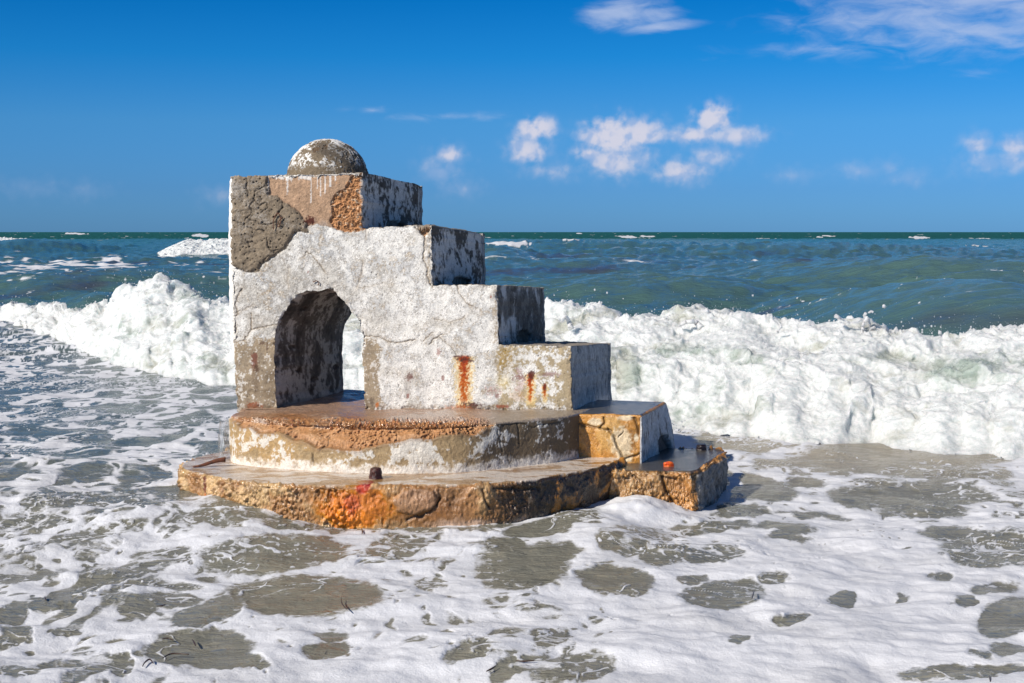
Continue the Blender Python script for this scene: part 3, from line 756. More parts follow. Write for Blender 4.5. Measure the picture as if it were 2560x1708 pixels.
def paint_d2(u, v, X, kd):
    a, b, e = noises(X); side = kd <= 1.0; f = np.clip((X[:, 2] - .04) / .22, 0, 1); ontop = ~side
    sb, sr, sd = stones(X, 34, 11); sb2, sr2, sd2 = stones(X, 80, 17)
    rough = sst(940 - u, 0, 90) + .8 * np.exp(-((u - 1290) / 70) ** 2)
    c = np.array([.58, .33, .17], F32) * (.8 + .32 * sb * rough + .25 * e)[:, None]
    c = mixc(c, (.64, .47, .28), sst(a + .4 * b + .3 * sst(640 - u, -200, 100), .05, .5) * .8); c = mixc(c, (.40, .24, .15), (sr > .72) * sb * .6 * rough); c = mixc(c, (.62, .58, .48), (sr < .13) * sb * .7 * rough)
    c = mixc(c, (.10, .05, .03), sst(sd, .58, .85) * .7 * rough); c = mixc(c, (.72, .60, .42), sst(.30 - f + .2 * b, 0, .25) * sst(1180 - u, 0, 400) * .75)
    mid = np.exp(-((u - 1080) / 100) ** 2); c = mixc(c, (.27, .125, .05), mid * sst(.9 - np.abs(f - .55) + .4 * a, .2, .8) * .9); c = mixc(c, (.12, .06, .03), sst(b * .8 + .5 * a - .1, .1, .5) * .6); c = mixc(c, (.56, .42, .33), sst(.32 - f + .12 * b, 0, .15) * sst(u, 1040, 1120) * sst(1260 - u, 0, 60) * .8)
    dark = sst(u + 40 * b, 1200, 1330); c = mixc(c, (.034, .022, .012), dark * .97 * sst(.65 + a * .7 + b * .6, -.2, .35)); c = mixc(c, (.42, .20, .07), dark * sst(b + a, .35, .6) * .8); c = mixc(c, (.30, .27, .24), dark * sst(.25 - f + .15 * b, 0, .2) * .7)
    # smooth lump of plaster
    lum = sst(1.0 - np.hypot((u - 1040) / 62, (v - 1252 - (u - 1040) * -.12) / 34) + .12 * b, 0, .1) * side; c = mixc(c, (.44, .27, .17), lum * .8)
    # rust bleeding from the bolt
    r1 = np.hypot((u - 885) / 85, (v - 1268) / 58) + .5 * b + .2 * e; c = mixc(c, (.68, .25, .03), sst(1.45 - r1, 0, .8) * .97 * side); r2 = np.hypot((u - 878) / 26, (v - 1262) / 34) + .5 * b; c = mixc(c, (.55, .13, .008), sst(1.15 - r2, 0, .7) * .85 * side)
    r3 = np.hypot((u - 905) / 24, (v - 1222) / 16) + .4 * b; c = mixc(c, (.50, .07, .008), sst(1.1 - r3, 0, .5) * .9)
    r4 = np.hypot((u - 915) / 28, (v - 1208) / 10) + .3 * b; c = mixc(c, (.26, .008, .006), sst(1.0 - r4, 0, .4) * .9)
    r5 = np.hypot((u - 870) / 55, (v - 1206) / 10) + .4 * b; c = mixc(c, (.60, .30, .06), sst(1.1 - r5, 0, .6) * .6)
    r6 = np.hypot((u - 512) / 4, (v - 1215) / 30) + .3 * e; c = mixc(c, (.14, .03, .015), sst(1.1 - r6, 0, .4) * .9); r7 = np.hypot((u - 511) / 5, (v - 1242) / 10); c = mixc(c, (.6, .2, .03), sst(1.1 - r7, 0, .5) * .8)
    c = c * np.clip(.84 + .40 * a + .22 * b, .35, 1.25)[:, None]
    tc_ = np.array([.46, .33, .21], F32) * (1 + .15 * b + .1 * e)[:, None]
    yy = X[:, 1] + .06 * a
    stre = fbm3(X[:, 0] * 4.5 + .8 * a, X[:, 1] * 13 + 1.2 * a + .3 * b, X[:, 2] * 3, 4, .6, 22.)
    tc_ = mixc(tc_, (.70, .64, .58), sst(stre + .25 * a + .35 * sst(u, 1050, 1300) + .15, .0, .4) * .85); tc_ = mixc(tc_, (.30, .17, .075), sst(-stre + .3 * a + .2 * b, .05, .5) * .8)
    keep = np.maximum(np.maximum(sst(1.1 - r3, 0, .5), sst(1.1 - r4, 0, .4)), sst(1.1 - r5, 0, .6) * .6)
    m = ontop & (kd > 1.15); c = np.where(m[:, None], c * keep[:, None] + tc_ * (1 - keep)[:, None], c)
    h = .024 * a + .012 * b + .005 * e
    hs = .020 * (sb - .4) * rough + .010 * (sb2 - .4) * rough + .012 * lum
    h = np.where(m, .0015 * b + .003 * stre * .5, h + hs)
    # ragged overhang: the foot is eaten away
    h = h - side * .03 * sst(.6 - f + .3 * b, 0, .6) * sst(a, -.6, .5)
    for pts in ([(985, 1210), (1060, 1206), (1095, 1214)], [(1205, 1220), (1212, 1250), (1225, 1272)], [(1020, 1303), (1075, 1282), (1090, 1262), (1096, 1245), (1085, 1228)], [(1180, 1215), (1300, 1226), (1350, 1222)], [(660, 1218), (760, 1213), (830, 1218)]):
        d = polydist(u + 7 * b, v + 6 * b, pts); k = np.exp(-(d / 2.6) ** 2) * side; h -= .014 * k; c = mixc(c, (.045, .025, .015), k * .8)
    wet = np.where(ontop, .97, .6 + .3 * sst(b, -.2, .4))
    return c, wet, h.astype(F32), np.zeros_like(X)


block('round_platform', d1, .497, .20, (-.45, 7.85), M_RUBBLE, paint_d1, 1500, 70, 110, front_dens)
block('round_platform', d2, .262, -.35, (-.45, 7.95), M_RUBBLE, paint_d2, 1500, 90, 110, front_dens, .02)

# the two lowest straight steps
S5 = [PZ(1404, 1031, .50), PZ(1606, 1034, .50)]
s5n = np.array(S5[1]); s5r = np.array(PZ(1664, 1008, .485))
s5 = np.array([S5[0], S5[1], tuple(s5r), (s5r[0] - .5, s5r[1] + .16), (.2, 8.2)])
S6a = np.array(PZ(1500, 1176, .235)); S6b = np.array(PZ(1746, 1180, .235)); S6c = np.array(PZ(1822, 1126, .235))
s6 = np.array([tuple(S6a), (S6b[0] - .03, S6b[1] + .0), (S6b[0] + .012, S6b[1] + .05), tuple(S6c - [.01, .05]), tuple(S6c + [-.03, .03]), (S6c[0] - .45, S6c[1] + .14), (.45, 8.1)])


def paint_s5(u, v, X, kd):
    a, b, e = noises(X); side = kd <= 1.0; f = np.clip((X[:, 2] - .235) / .257, 0, 1); top = kd > 1.12
    right = side & (X[:, 0] > (s5n[0] - .012) + (X[:, 1] - s5n[1]) * (s5r[0] - s5n[0]) / (s5r[1] - s5n[1]) * 1.0)
    c = np.array([.52, .27, .10], F32) * (1 + .3 * b + .2 * e)[:, None]; c = mixc(c, (.62, .42, .20), sst(a + b * .4, .0, .5) * .6)
    c = mixc(c, (.22, .12, .05), sst(-b * .8 - a * .4, .15, .6) * .6)
    for x, y, rx, ry in ((1420, 1110, 11, 60), (1555, 1110, 32, 48), (1460, 1152, 60, 8), (1535, 1152, 40, 9), (1490, 1055, 18, 10), (1590, 1095, 8, 12), (1565, 1045, 20, 9)):
        c = mixc(c, (.74, .66, .50), sst(1.1 - np.hypot((u - x) / rx, (v - y) / ry) + .45 * b + .3 * e, 0, .45) * .75 * (~right))
    h = .004 * b + .0015 * e + .010 * a
    for pts, wd in (([(1405, 1060), (1440, 1058), (1480, 1068), (1520, 1075), (1535, 1090), (1545, 1120), (1560, 1150)], 3), ([(1510, 1035), (1510, 1055), (1500, 1070)], 2), ([(1580, 1035), (1592, 1060), (1597, 1085)], 3.5), ([(1520, 1072), (1530, 1078)], 2), ([(1560, 1150), (1590, 1140), (1610, 1130)], 3), ([(1545, 1092), (1560, 1080)], 1.2)):
        d = polydist(u + 5 * b, v + 4 * b, pts); k = np.exp(-(d / wd) ** 2) * side * (~right); h -= .012 * k; c = mixc(c, (.10, .065, .03), k * .75)
    cr = np.array([.56, .56, .56], F32) * (1 + .3 * b + .25 * e)[:, None]; vs = fbm3(X[:, 0] * 30, X[:, 1] * 30, X[:, 2] * 7, 4, .6, 31.)
    cr = mixc(cr, (.10, .09, .08), sst(vs, .18, .5) * .8)
    gap = sst(np.maximum(1.0 - np.hypot((u - 1650) / 11, (v - 1125) / 42), .9 - np.hypot((u - 1683) / 16, (v - 1118) / 38)) + .25 * b, 0, .15) * right; cr = mixc(cr, (.035, .025, .02), gap * .9)
    c = np.where(right[:, None], cr, c); h = h - gap * .03 + right * .004 * vs
    c = np.where(top[:, None], np.array([.10, .095, .085], F32) * (1 + .2 * b)[:, None], c)
    c = mixc(c, (.5, .25, .1), (kd > 1) * (kd < 1.12) * sst(b + a, .1, .4) * .6)
    wet = np.where(top, 1.0, np.where(right, .25, .8)); h = np.where(top, .0008 * b, h)
    ex = np.zeros_like(X); ex[:, 0] += right * (1 - f) * .03 * sst(X[:, 1], 7.6, 8.0) * 2.0   # the face spreads at its foot
    return c, wet, h.astype(F32), ex


def paint_s6(u, v, X, kd):
    a, b, e = noises(X); side = kd <= 1.0; f = np.clip(kd, 0, 1); top = kd > 1.12
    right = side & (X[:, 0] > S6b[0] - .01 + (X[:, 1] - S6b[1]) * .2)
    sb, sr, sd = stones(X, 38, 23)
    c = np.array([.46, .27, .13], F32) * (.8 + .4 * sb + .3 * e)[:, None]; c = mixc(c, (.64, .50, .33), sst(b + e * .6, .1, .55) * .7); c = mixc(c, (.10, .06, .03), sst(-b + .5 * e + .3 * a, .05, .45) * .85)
    c = mixc(c, (.55, .27, .11), sst(u + 30 * b, 1640, 1690) * .5)
    for pts, wd in (([(1655, 1190), (1665, 1230), (1685, 1262), (1700, 1290)], 3.5), ([(1660, 1195), (1690, 1200)], 3), ([(1716, 1175), (1718, 1188)], 1.5)):
        d = polydist(u + 5 * b, v + 4 * b, pts); k = np.exp(-(d / wd) ** 2) * side; c = mixc(c, (.05, .03, .02), k * .8); sb = sb - k
    bl = sst(1.1 - np.hypot((u - 1740) / 18, (v - 1190) / 14) + .3 * b, 0, .4); c = mixc(c, (.02, .022, .012), bl * .9)
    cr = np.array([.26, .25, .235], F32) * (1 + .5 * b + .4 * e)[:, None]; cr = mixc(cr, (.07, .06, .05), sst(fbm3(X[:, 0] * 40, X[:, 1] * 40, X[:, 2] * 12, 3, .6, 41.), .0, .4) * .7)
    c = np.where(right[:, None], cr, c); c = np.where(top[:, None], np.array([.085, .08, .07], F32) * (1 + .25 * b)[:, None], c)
    h = .014 * b + .006 * e + .026 * a + .022 * (sb - .5) * (~right); h = np.where(top, .0012 * b, h)
    return c, np.where(top, 1.0, np.where(right, .55, .85)), h.astype(F32), np.zeros_like(X)


block('step', resample(s5, 400), .492, .15, (s5n[0] - .35, 7.8), M_RUBBLE, paint_s5, 900, 70, 60, lambda c: np.where((c[:, 1] < 7.6) | (c[:, 0] > .55), 3., .5), .014)
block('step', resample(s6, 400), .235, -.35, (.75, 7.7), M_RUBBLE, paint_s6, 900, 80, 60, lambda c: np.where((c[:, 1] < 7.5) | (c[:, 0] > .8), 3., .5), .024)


def build_dome():
    nr, nc = 170, 420; Rr = .229
    th = np.linspace(0.001, math.pi / 2 + .12, nr); ph = np.linspace(0, 2 * math.pi, nc, endpoint=False)
    T, Ph = np.meshgrid(th, ph, indexing='ij'); d = np.stack([np.sin(T) * np.cos(Ph), np.sin(T) * np.sin(Ph), np.cos(T)], -1).reshape(-1, 3)
    ce = np.array([-1.035, 8.03, 1.742])
    X = (d * Rr).astype(F32); a, b, e = noises(X + ce.astype(F32))
    c = np.array([.20, .155, .105], F32) * (1 + .25 * b + .25 * e)[:, None]
    wh = sst(a * .5 + b * 1.0 + e * .8 + .22 * d[:, 2] - .10 - .2 * sst(.35 - d[:, 2], 0, .2) + .22 * (d[:, 0] > .1), .10, .26); c = mixc(c, (.78, .77, .74), wh * .88)
    c = mixc(c, (.07, .06, .05), sst(-a + .2 * e + .3 * d[:, 0], .35, .7) * .7)
    worn = sst(.30 - d[:, 2] + .2 * b, 0, .12) * (d[:, 1] < 0) * sst(b + .3 * a, -.3, .2); c = mixc(c, (.15, .115, .075), worn * .8)
    h = .003 * b + .0015 * e - .007 * worn * sst(b + e * .5, -.2, .5) + .0015 * wh
    pit = sst(.20 - np.hypot(d[:, 0] + .12, d[:, 2] - .75) + .05 * b, 0, .03) * (d[:, 1] < 0) * sst(b, .05, .3); h -= .008 * pit; c = mixc(c, (.12, .08, .05), pit)
    V = ce + d * (Rr + h)[:, None] * [1, 1, .985]
    Fq = gridfaces(nr, nc, True)
    return mesh_np('dome', V + INV, Fq, M_CONC, np.concatenate([np.clip(c, .01, .9), np.zeros((len(c), 1))], 1), mon)


build_dome()


def build_plaster():
    """thick sunlit plaster skin left standing on the end face; its foot has broken off"""
    pts = [(578, 441), (570, 448), (567, 470), (566, 600), (567, 700), (569, 790), (572, 850), (578, 885), (583, 905), (590, 898), (590, 441)]
    n = 150; N = 34
    v = np.linspace(441, 905, n)
    left = np.interp(v, [441, 446, 455, 500, 600, 700, 790, 850, 885, 905], [578, 572, 568.5, 567.0, 566.5, 567.5, 569, 572, 579, 586]) + 1.1 * fbm2(v / 25, v * 0, 3, .6, 2.)
    rows = []
    for k in range(N):
        t = k / (N - 1)
        if t < .3: a = t / .3 * math.pi / 2; u = 590 - (590 - left) * math.sin(a); dep = 7.70 - .01 * math.sin(a) + .04 * (1 - math.cos(a))
        else: u = left + 0 * v; dep = 7.74 + (t - .3) / .7 * .70
        q = P(u if t < .3 else left, v, 7.70); q[:, 1] = dep; q[:, 0] += (dep - 7.70) * .30
        rows.append(q)
    V = np.concatenate(rows); Fq = gridfaces(N, n); Nn = vnormals(V, Fq); X = V.astype(F32); a, b, e = noises(X)
    if Nn[:, 0].mean() > 0: Nn = -Nn; Fq = Fq[:, ::-1]
    c = np.array([.84, .81, .76], F32) * (1 + .06 * b)[:, None]; c = mixc(c, (.45, .38, .3), sst(b + e * .4, .55, .75) * .8)
    V = V + Nn * (.003 * b + .002 * a)[:, None]
    mesh_np('plaster_layer', V + INV, Fq, M_CONC, np.concatenate([c, np.zeros((len(c), 1))], 1), mon)


build_plaster()


# ------------------------------------------------------------------ iron left in the concrete
def tube(pts, r, seg=8):
    """tapered tube through points with a radius each -> V, F (quads)"""
    pts = np.array(pts, float); n = len(pts); r = np.broadcast_to(r, n)
    T = np.gradient(pts, axis=0); T /= np.linalg.norm(T, axis=1)[:, None] + 1e-9
    ref = np.array([0.1, .3, 1.0]) if abs(T[:, 2]).mean() < .8 else np.array([1.0, .2, 0])
    A = np.cross(T, ref); A /= np.linalg.norm(A, axis=1)[:, None]; B = np.cross(T, A)
    a = np.linspace(0, 2 * np.pi, seg, endpoint=False)
    V = (pts[:, None] + (A[:, None] * np.cos(a)[:, None] + B[:, None] * np.sin(a)[:, None]) * r[:, None, None]).reshape(-1, 3)
    F = gridfaces(n, seg, True)
    caps = np.array([[0, k + 1, k + 2, 0] for k in range(0)])
    V = np.vstack([V, pts[0], pts[-1]]); i0, i1 = n * seg, n * seg + 1
    cf = [[i0, (k + 1) % seg, k, k] for k in range(seg)] + [[i1, (n - 1) * seg + k, (n - 1) * seg + (k + 1) % seg, (n - 1) * seg + (k + 1) % seg] for k in range(seg)]
    return V, F, np.array([[i0, (k + 1) % seg, k] for k in range(seg)] + [[i1, (n - 1) * seg + k, (n - 1) * seg + (k + 1) % seg] for k in range(seg)])


def pyobj(name, parts, mat, parent=None, smooth=True):
    vs, fs = [], []; o = 0
    for V, F, T in parts:
        vs += [tuple(p) for p in V]; fs += [tuple(int(i) + o for i in f) for f in F]
        if T is not None: fs += [tuple(int(i) + o for i in f) for f in T]
        o += len(V)
    me = bpy.data.meshes.new(name); me.from_pydata(vs, [], fs); me.update()
    me.polygons.foreach_set('use_smooth', [smooth] * len(me.polygons)); me.materials.append(mat)
    ob = bpy.data.objects.new(name, me); sc.collection.objects.link(ob)
    if parent is not None: ob.parent = parent
    return ob


def stub(px, py, z, r, hgt, mat, rough=.16, squash=1.0, seed=1):
    """corroded bolt end: flaring foot, waist, flat worn head"""
    x, y = PZ(px, py, z); prof = [(1.25, 0), (1.05, .12), (.92, .3), (.88, .55), (.84, .8), (.70, .97), (.35, 1.02), (.02, 1.0)]
    ns, V = 28, []
    pr = np.array(prof); tt = np.linspace(0, len(prof) - 1, 24); rr = np.interp(tt, range(len(prof)), pr[:, 0]); zz = np.interp(tt, range(len(prof)), pr[:, 1])
    for a_, b_ in zip(rr, zz):
        for k in range(ns):
            an = 2 * math.pi * k / ns; hexr = .90 + .10 * abs(math.cos(an * 2.0 + .5))
            V.append((x + math.cos(an) * r * a_ * hexr, y + math.sin(an) * r * a_ * hexr * squash, z - .01 + b_ * hgt))
    V = np.array(V); s = fbm3(V[:, 0] * 30, V[:, 1] * 30, V[:, 2] * 30, 3, .6, seed * 3.)
    V += (s * r * rough)[:, None] * np.array([1, 1, .6])
    return V, gridfaces(24, ns, True), None


def off(part): return part[0] + INV, part[1], part[2]


o = pyobj('bolt', [off(stub(940, 1196, .262, .034, .062, M_RUST))], M_RUST, mon); tag(o, 'dark maroon rusted bolt end with red bleeding stain')
o = pyobj('bolt', [off(stub(1753, 1125, .235, .032, .042, M_DARK, seed=5))], M_DARK, mon); tag(o, 'black wet iron stub at the back of the lowest step')
o = pyobj('bolt', [off(stub(1672, 1166, .235, .031, .034, M_RUSTO, .25, .5, 8))], M_RUSTO, mon); tag(o, 'bright orange rusted iron stub')
x_, y_ = PZ(500, 1164, .27)
o = pyobj('iron_rod', [off(tube([(x_ - .03 + .155 * t + 0, y_ - .03 + .05 * t, .268 + .035 * math.sin(t * 2.2) * t) for t in np.linspace(0, 1, 14)], np.interp(np.linspace(0, 1, 14), [0, .3, .8, 1], [.004, .008, .011, .013]), 10))], M_WIRE, mon)
for pts in ([(688, 538), (683, 555), (684, 574)], [(688, 540), (694, 533), (700, 540), (702, 552), (698, 566), (693, 564), (699, 550), (708, 542)]):
    cc = catmull(pts, 8); q = P(cc[:, 0], cc[:, 1], wall_front_depth(690) - .022)
    pyobj('rusty_wire', [off(tube(q, .0022, 6))], M_WIRE, mon)
cc = catmull([(782, 706), (790, 702), (797, 706), (796, 713)], 6); pyobj('rusty_wire', [off(tube(P(cc[:, 0], cc[:, 1], wall_front_depth(790) - .006), .0022, 6))], M_WIRE, mon)

# ------------------------------------------------------------------ the sea
def swell(X, Y):
    """large waves behind the breaker: (height, foam on the crest)"""
    z = np.zeros_like(X); fo = np.zeros_like(X)
    # (px, py of the crest, crest height, half width px, length m, foam)
    for px, py, hh, wpx, ln, ff, sl in (
            (330, 676, .58, 620, 3.2, .35, .10), (60, 690, .75, 190, 2.6, .75, -.12), (40, 597, 1.0, 170, 9, .15, 0),
            (1500, 603, .85, 420, 9, .05, .04), (2000, 605, .9, 520, 12, .0, 0), (2330, 626, 1.05, 460, 9, .05, .05), (1560, 640, .55, 460, 7, .05, -.05),
            (1640, 690, .62, 420, 4.5, .05, .1), (2440, 684, .95, 420, 5.5, .03, .15), (1250, 620, .8, 120, 8, .4, 0)):
        d0 = (H - hh) * FPX / (py - 580); x0 = (px - 1280) / FPX * d0; wx = wpx / FPX * d0
        yy = Y - d0 - sl * (X - x0); g = np.exp(-((X - x0) / wx) ** 2)
        prof = np.where(yy < 0, np.exp(-(yy / ln) ** 2), np.exp(-(yy / (ln * 1.7)) ** 2))
        z = np.maximum(z, hh * g * prof * (1 + 0 * X)); fo = fo + ff * g * np.exp(-((yy + ln * .3) / (ln * .8)) ** 2)
    return z, fo


FOOT = [(-14, 30), (-10, 25), (-7.6, 21), (-5.85, 18.2), (-4.6, 15.6), (-3.36, 13.9), (-2.64, 13.2), (-1.36, 12.7), (.2, 11.3), (1.18, 10.3), (1.55, 10.0), (1.99, 9.75), (2.5, 9.5), (2.9, 9.2), (3.26, 9.0), (4.4, 8.7), (7, 8.6)]
fx = np.array([p[0] for p in FOOT]); fy = np.array([p[1] for p in FOOT])


def foot_y(x): return np.interp(x, fx, fy)


def water_height(X, Y):
    near = sst(9.2 - Y, 0, 1.4)
    z = near * (.034 - .030 * np.tanh((X - .75) / .35) + .10 * sst(-X - .75, 0, .65) * sst(Y, 5.8, 6.9)) * sst(Y, 4.0, 6.4)
    z += near * .03 * (1 - sst(Y, 4.0, 6.4))
    z += near * .062 * np.exp(-np.abs((X - .62 + .3 * (7 - Y)) / .19) ** 2.6 - np.abs((Y - 7.03) / .22) ** 2.6) * (1 + .22 * n2(X * 6 + 3, Y * 6) + .10 * n2(X * 19, Y * 19)) + near * .05 * np.exp(-((X - .42 ) / .2) ** 2 - ((Y - 6.5) / .3) ** 2)
    # swash undulation close by
    z += near * (.022 * n2(X * 1.3 + 3, Y * 2.0) + .012 * n2(X * 3.3 + .8 * Y, Y * 4.2 - 1.4 * X + 9) + .004 * n2(X * 8, Y * 11))
    sw, fo = swell(X, Y)
    far = sst(Y - foot_y(X), 2.5, 6.0)
    amp = sst(Y, 10, 22) * (1 - .55 * sst(Y, 160, 900))
    Ys = Y + .35 * X
    ch = .06 * n2(X * .18 + 4, Ys * .42) + .045 * n2(X * .6 + .2 * Y, Y * .95 - .3 * X) + .028 * n2(X * 1.5, Y * 2.4 - .8 * X)
    ph = (Y + .22 * X + 5 * n2(X * .03, Y * .02)) / 15.0 * 2 * np.pi; lg = .10 * n2(X * .05, Y * .10 + 8) + .20 * (np.exp(.8 * (np.sin(ph) - 1)) - .45) * (1 + .6 * n2(X * .04 + 9, Y * .02))
    ch = ch + .05 * (1 - 2 * np.abs(n2(X * .45 + .25 * Y, Y * .7 - .15 * X + 3))) + .03 * (1 - 2 * np.abs(n2(X * 1.1 + .3 * Y, Y * 1.5)))
    z = z + far * sw * .82 + amp * (ch * (1.1 + .8 * (Y > 60)) + lg)
    z += sst(9.2 - Y, 1.4, 0) * sst(Y, 8, 9) * (.016 * n2(X * 3, Y * 4))
    return z, fo * far


# pools of clear water in the foam: x y rx ry (in a 2350 px wide picture) and tilt, degrees
POOLS = [(700, 1382, 165, 44, 0), (1195, 1318, 98, 50, 0), (1235, 1290, 80, 26, -8), (1430, 1258, 58, 27, 0), (1515, 1284, 50, 20, 0), (1610, 1280, 85, 20, 0), (1150, 1268, 44, 17, 0), (910, 1275, 65, 24, -12), (1410, 1345, 84, 32, 5),
         (1660, 1372, 92, 31, -5), (1780, 1338, 28, 11, 0), (1937, 1381, 26, 16, 0), (2068, 1372, 10, 7, 0), (1582, 1338, 26, 7, 0), (990, 1352, 28, 14, 0), (1008, 1310, 13, 14, 0), (1065, 1440, 18, 5, 0), (1150, 1389, 14, 4, 0), (990, 1247, 24, 10, 0),
         (750, 1505, 52, 17, -5), (760, 1473, 30, 10, 0), (1110, 1500, 85, 22, -22), (1235, 1488, 75, 26, -18), (1310, 1548, 95, 32, -8), (1175, 1545, 60, 20, -20), (1700, 1478, 18, 8, 0), (1690, 1490, 12, 5, 0), (1820, 1435, 28, 7, -8), (1785, 1433, 9, 6, 0),
         (2315, 1497, 42, 17, 5), (2255, 1512, 20, 8, 0), (2215, 1552, 140, 16, 0), (2320, 1420, 75, 40, -20), (2290, 1262, 120, 40, 0), (2180, 1225, 60, 14, 0), (2160, 1325, 24, 9, 0), (2285, 1352, 48, 12, -5), (2213, 1386, 26, 13, 0),
         (455, 1500, 135, 42, -4), (570, 1532, 55, 20, 10), (505, 1535, 60, 14, 0), (468, 1425, 90, 32, -14), (320, 1412, 50, 26, 0), (390, 1390, 70, 16, 0), (138, 1395, 72, 27, -18), (30, 1425, 50, 22, -25), (160, 1466, 33, 13, 0), (35, 1470, 48, 20, -8),
         (205, 1545, 70, 22, -28), (275, 1540, 38, 30, 10), (40, 1555, 55, 14, 0), (105, 1540, 40, 10, -20), (90, 1330, 42, 13, 0), (410, 1237, 34, 9, 5), (193, 1297, 26, 12, -10), (270, 1335, 150, 22, -17), (375, 1292, 62, 14, -8), (235, 1248, 120, 16, -10),
         (60, 1286, 60, 9, -14), (30, 1340, 36, 13, 0), (1000, 1220, 170, 15, 0), (630, 1290, 160, 34, -4), (700, 1225, 95, 14, 0), (500, 1218, 120, 15, 0), (810, 1216, 80, 8, 0), (85, 1215, 70, 14, -4), (155, 1180, 90, 15, 0), (40, 1245, 50, 9, -4),
         (2080, 1140, 180, 28, 0), (1880, 1060, 110, 12, 0), (2060, 1050, 210, 40, 0), (2170, 1085, 90, 22, 0), (1770, 1065, 35, 12, 0), (1730, 1120, 95, 28, 10), (1680, 1175, 70, 16, 0), (1800, 1215, 60, 11, 5), (1810, 1235, 40, 9, 0), (1650, 1215, 70, 10, -6),
         (1720, 1010, 120, 26, 0), (2200, 1040, 130, 28, 0), (1540, 1225, 70, 12, 0), (1860, 1180, 30, 6, 0), (1500, 1245, 30, 8, 0), (1840, 1110, 40, 8, 0), (1260, 1225, 90, 16, -10), (1340, 1205, 60, 12, -10), (300, 1360, 60, 8, -20), (2120, 1175, 90, 10, 0)]


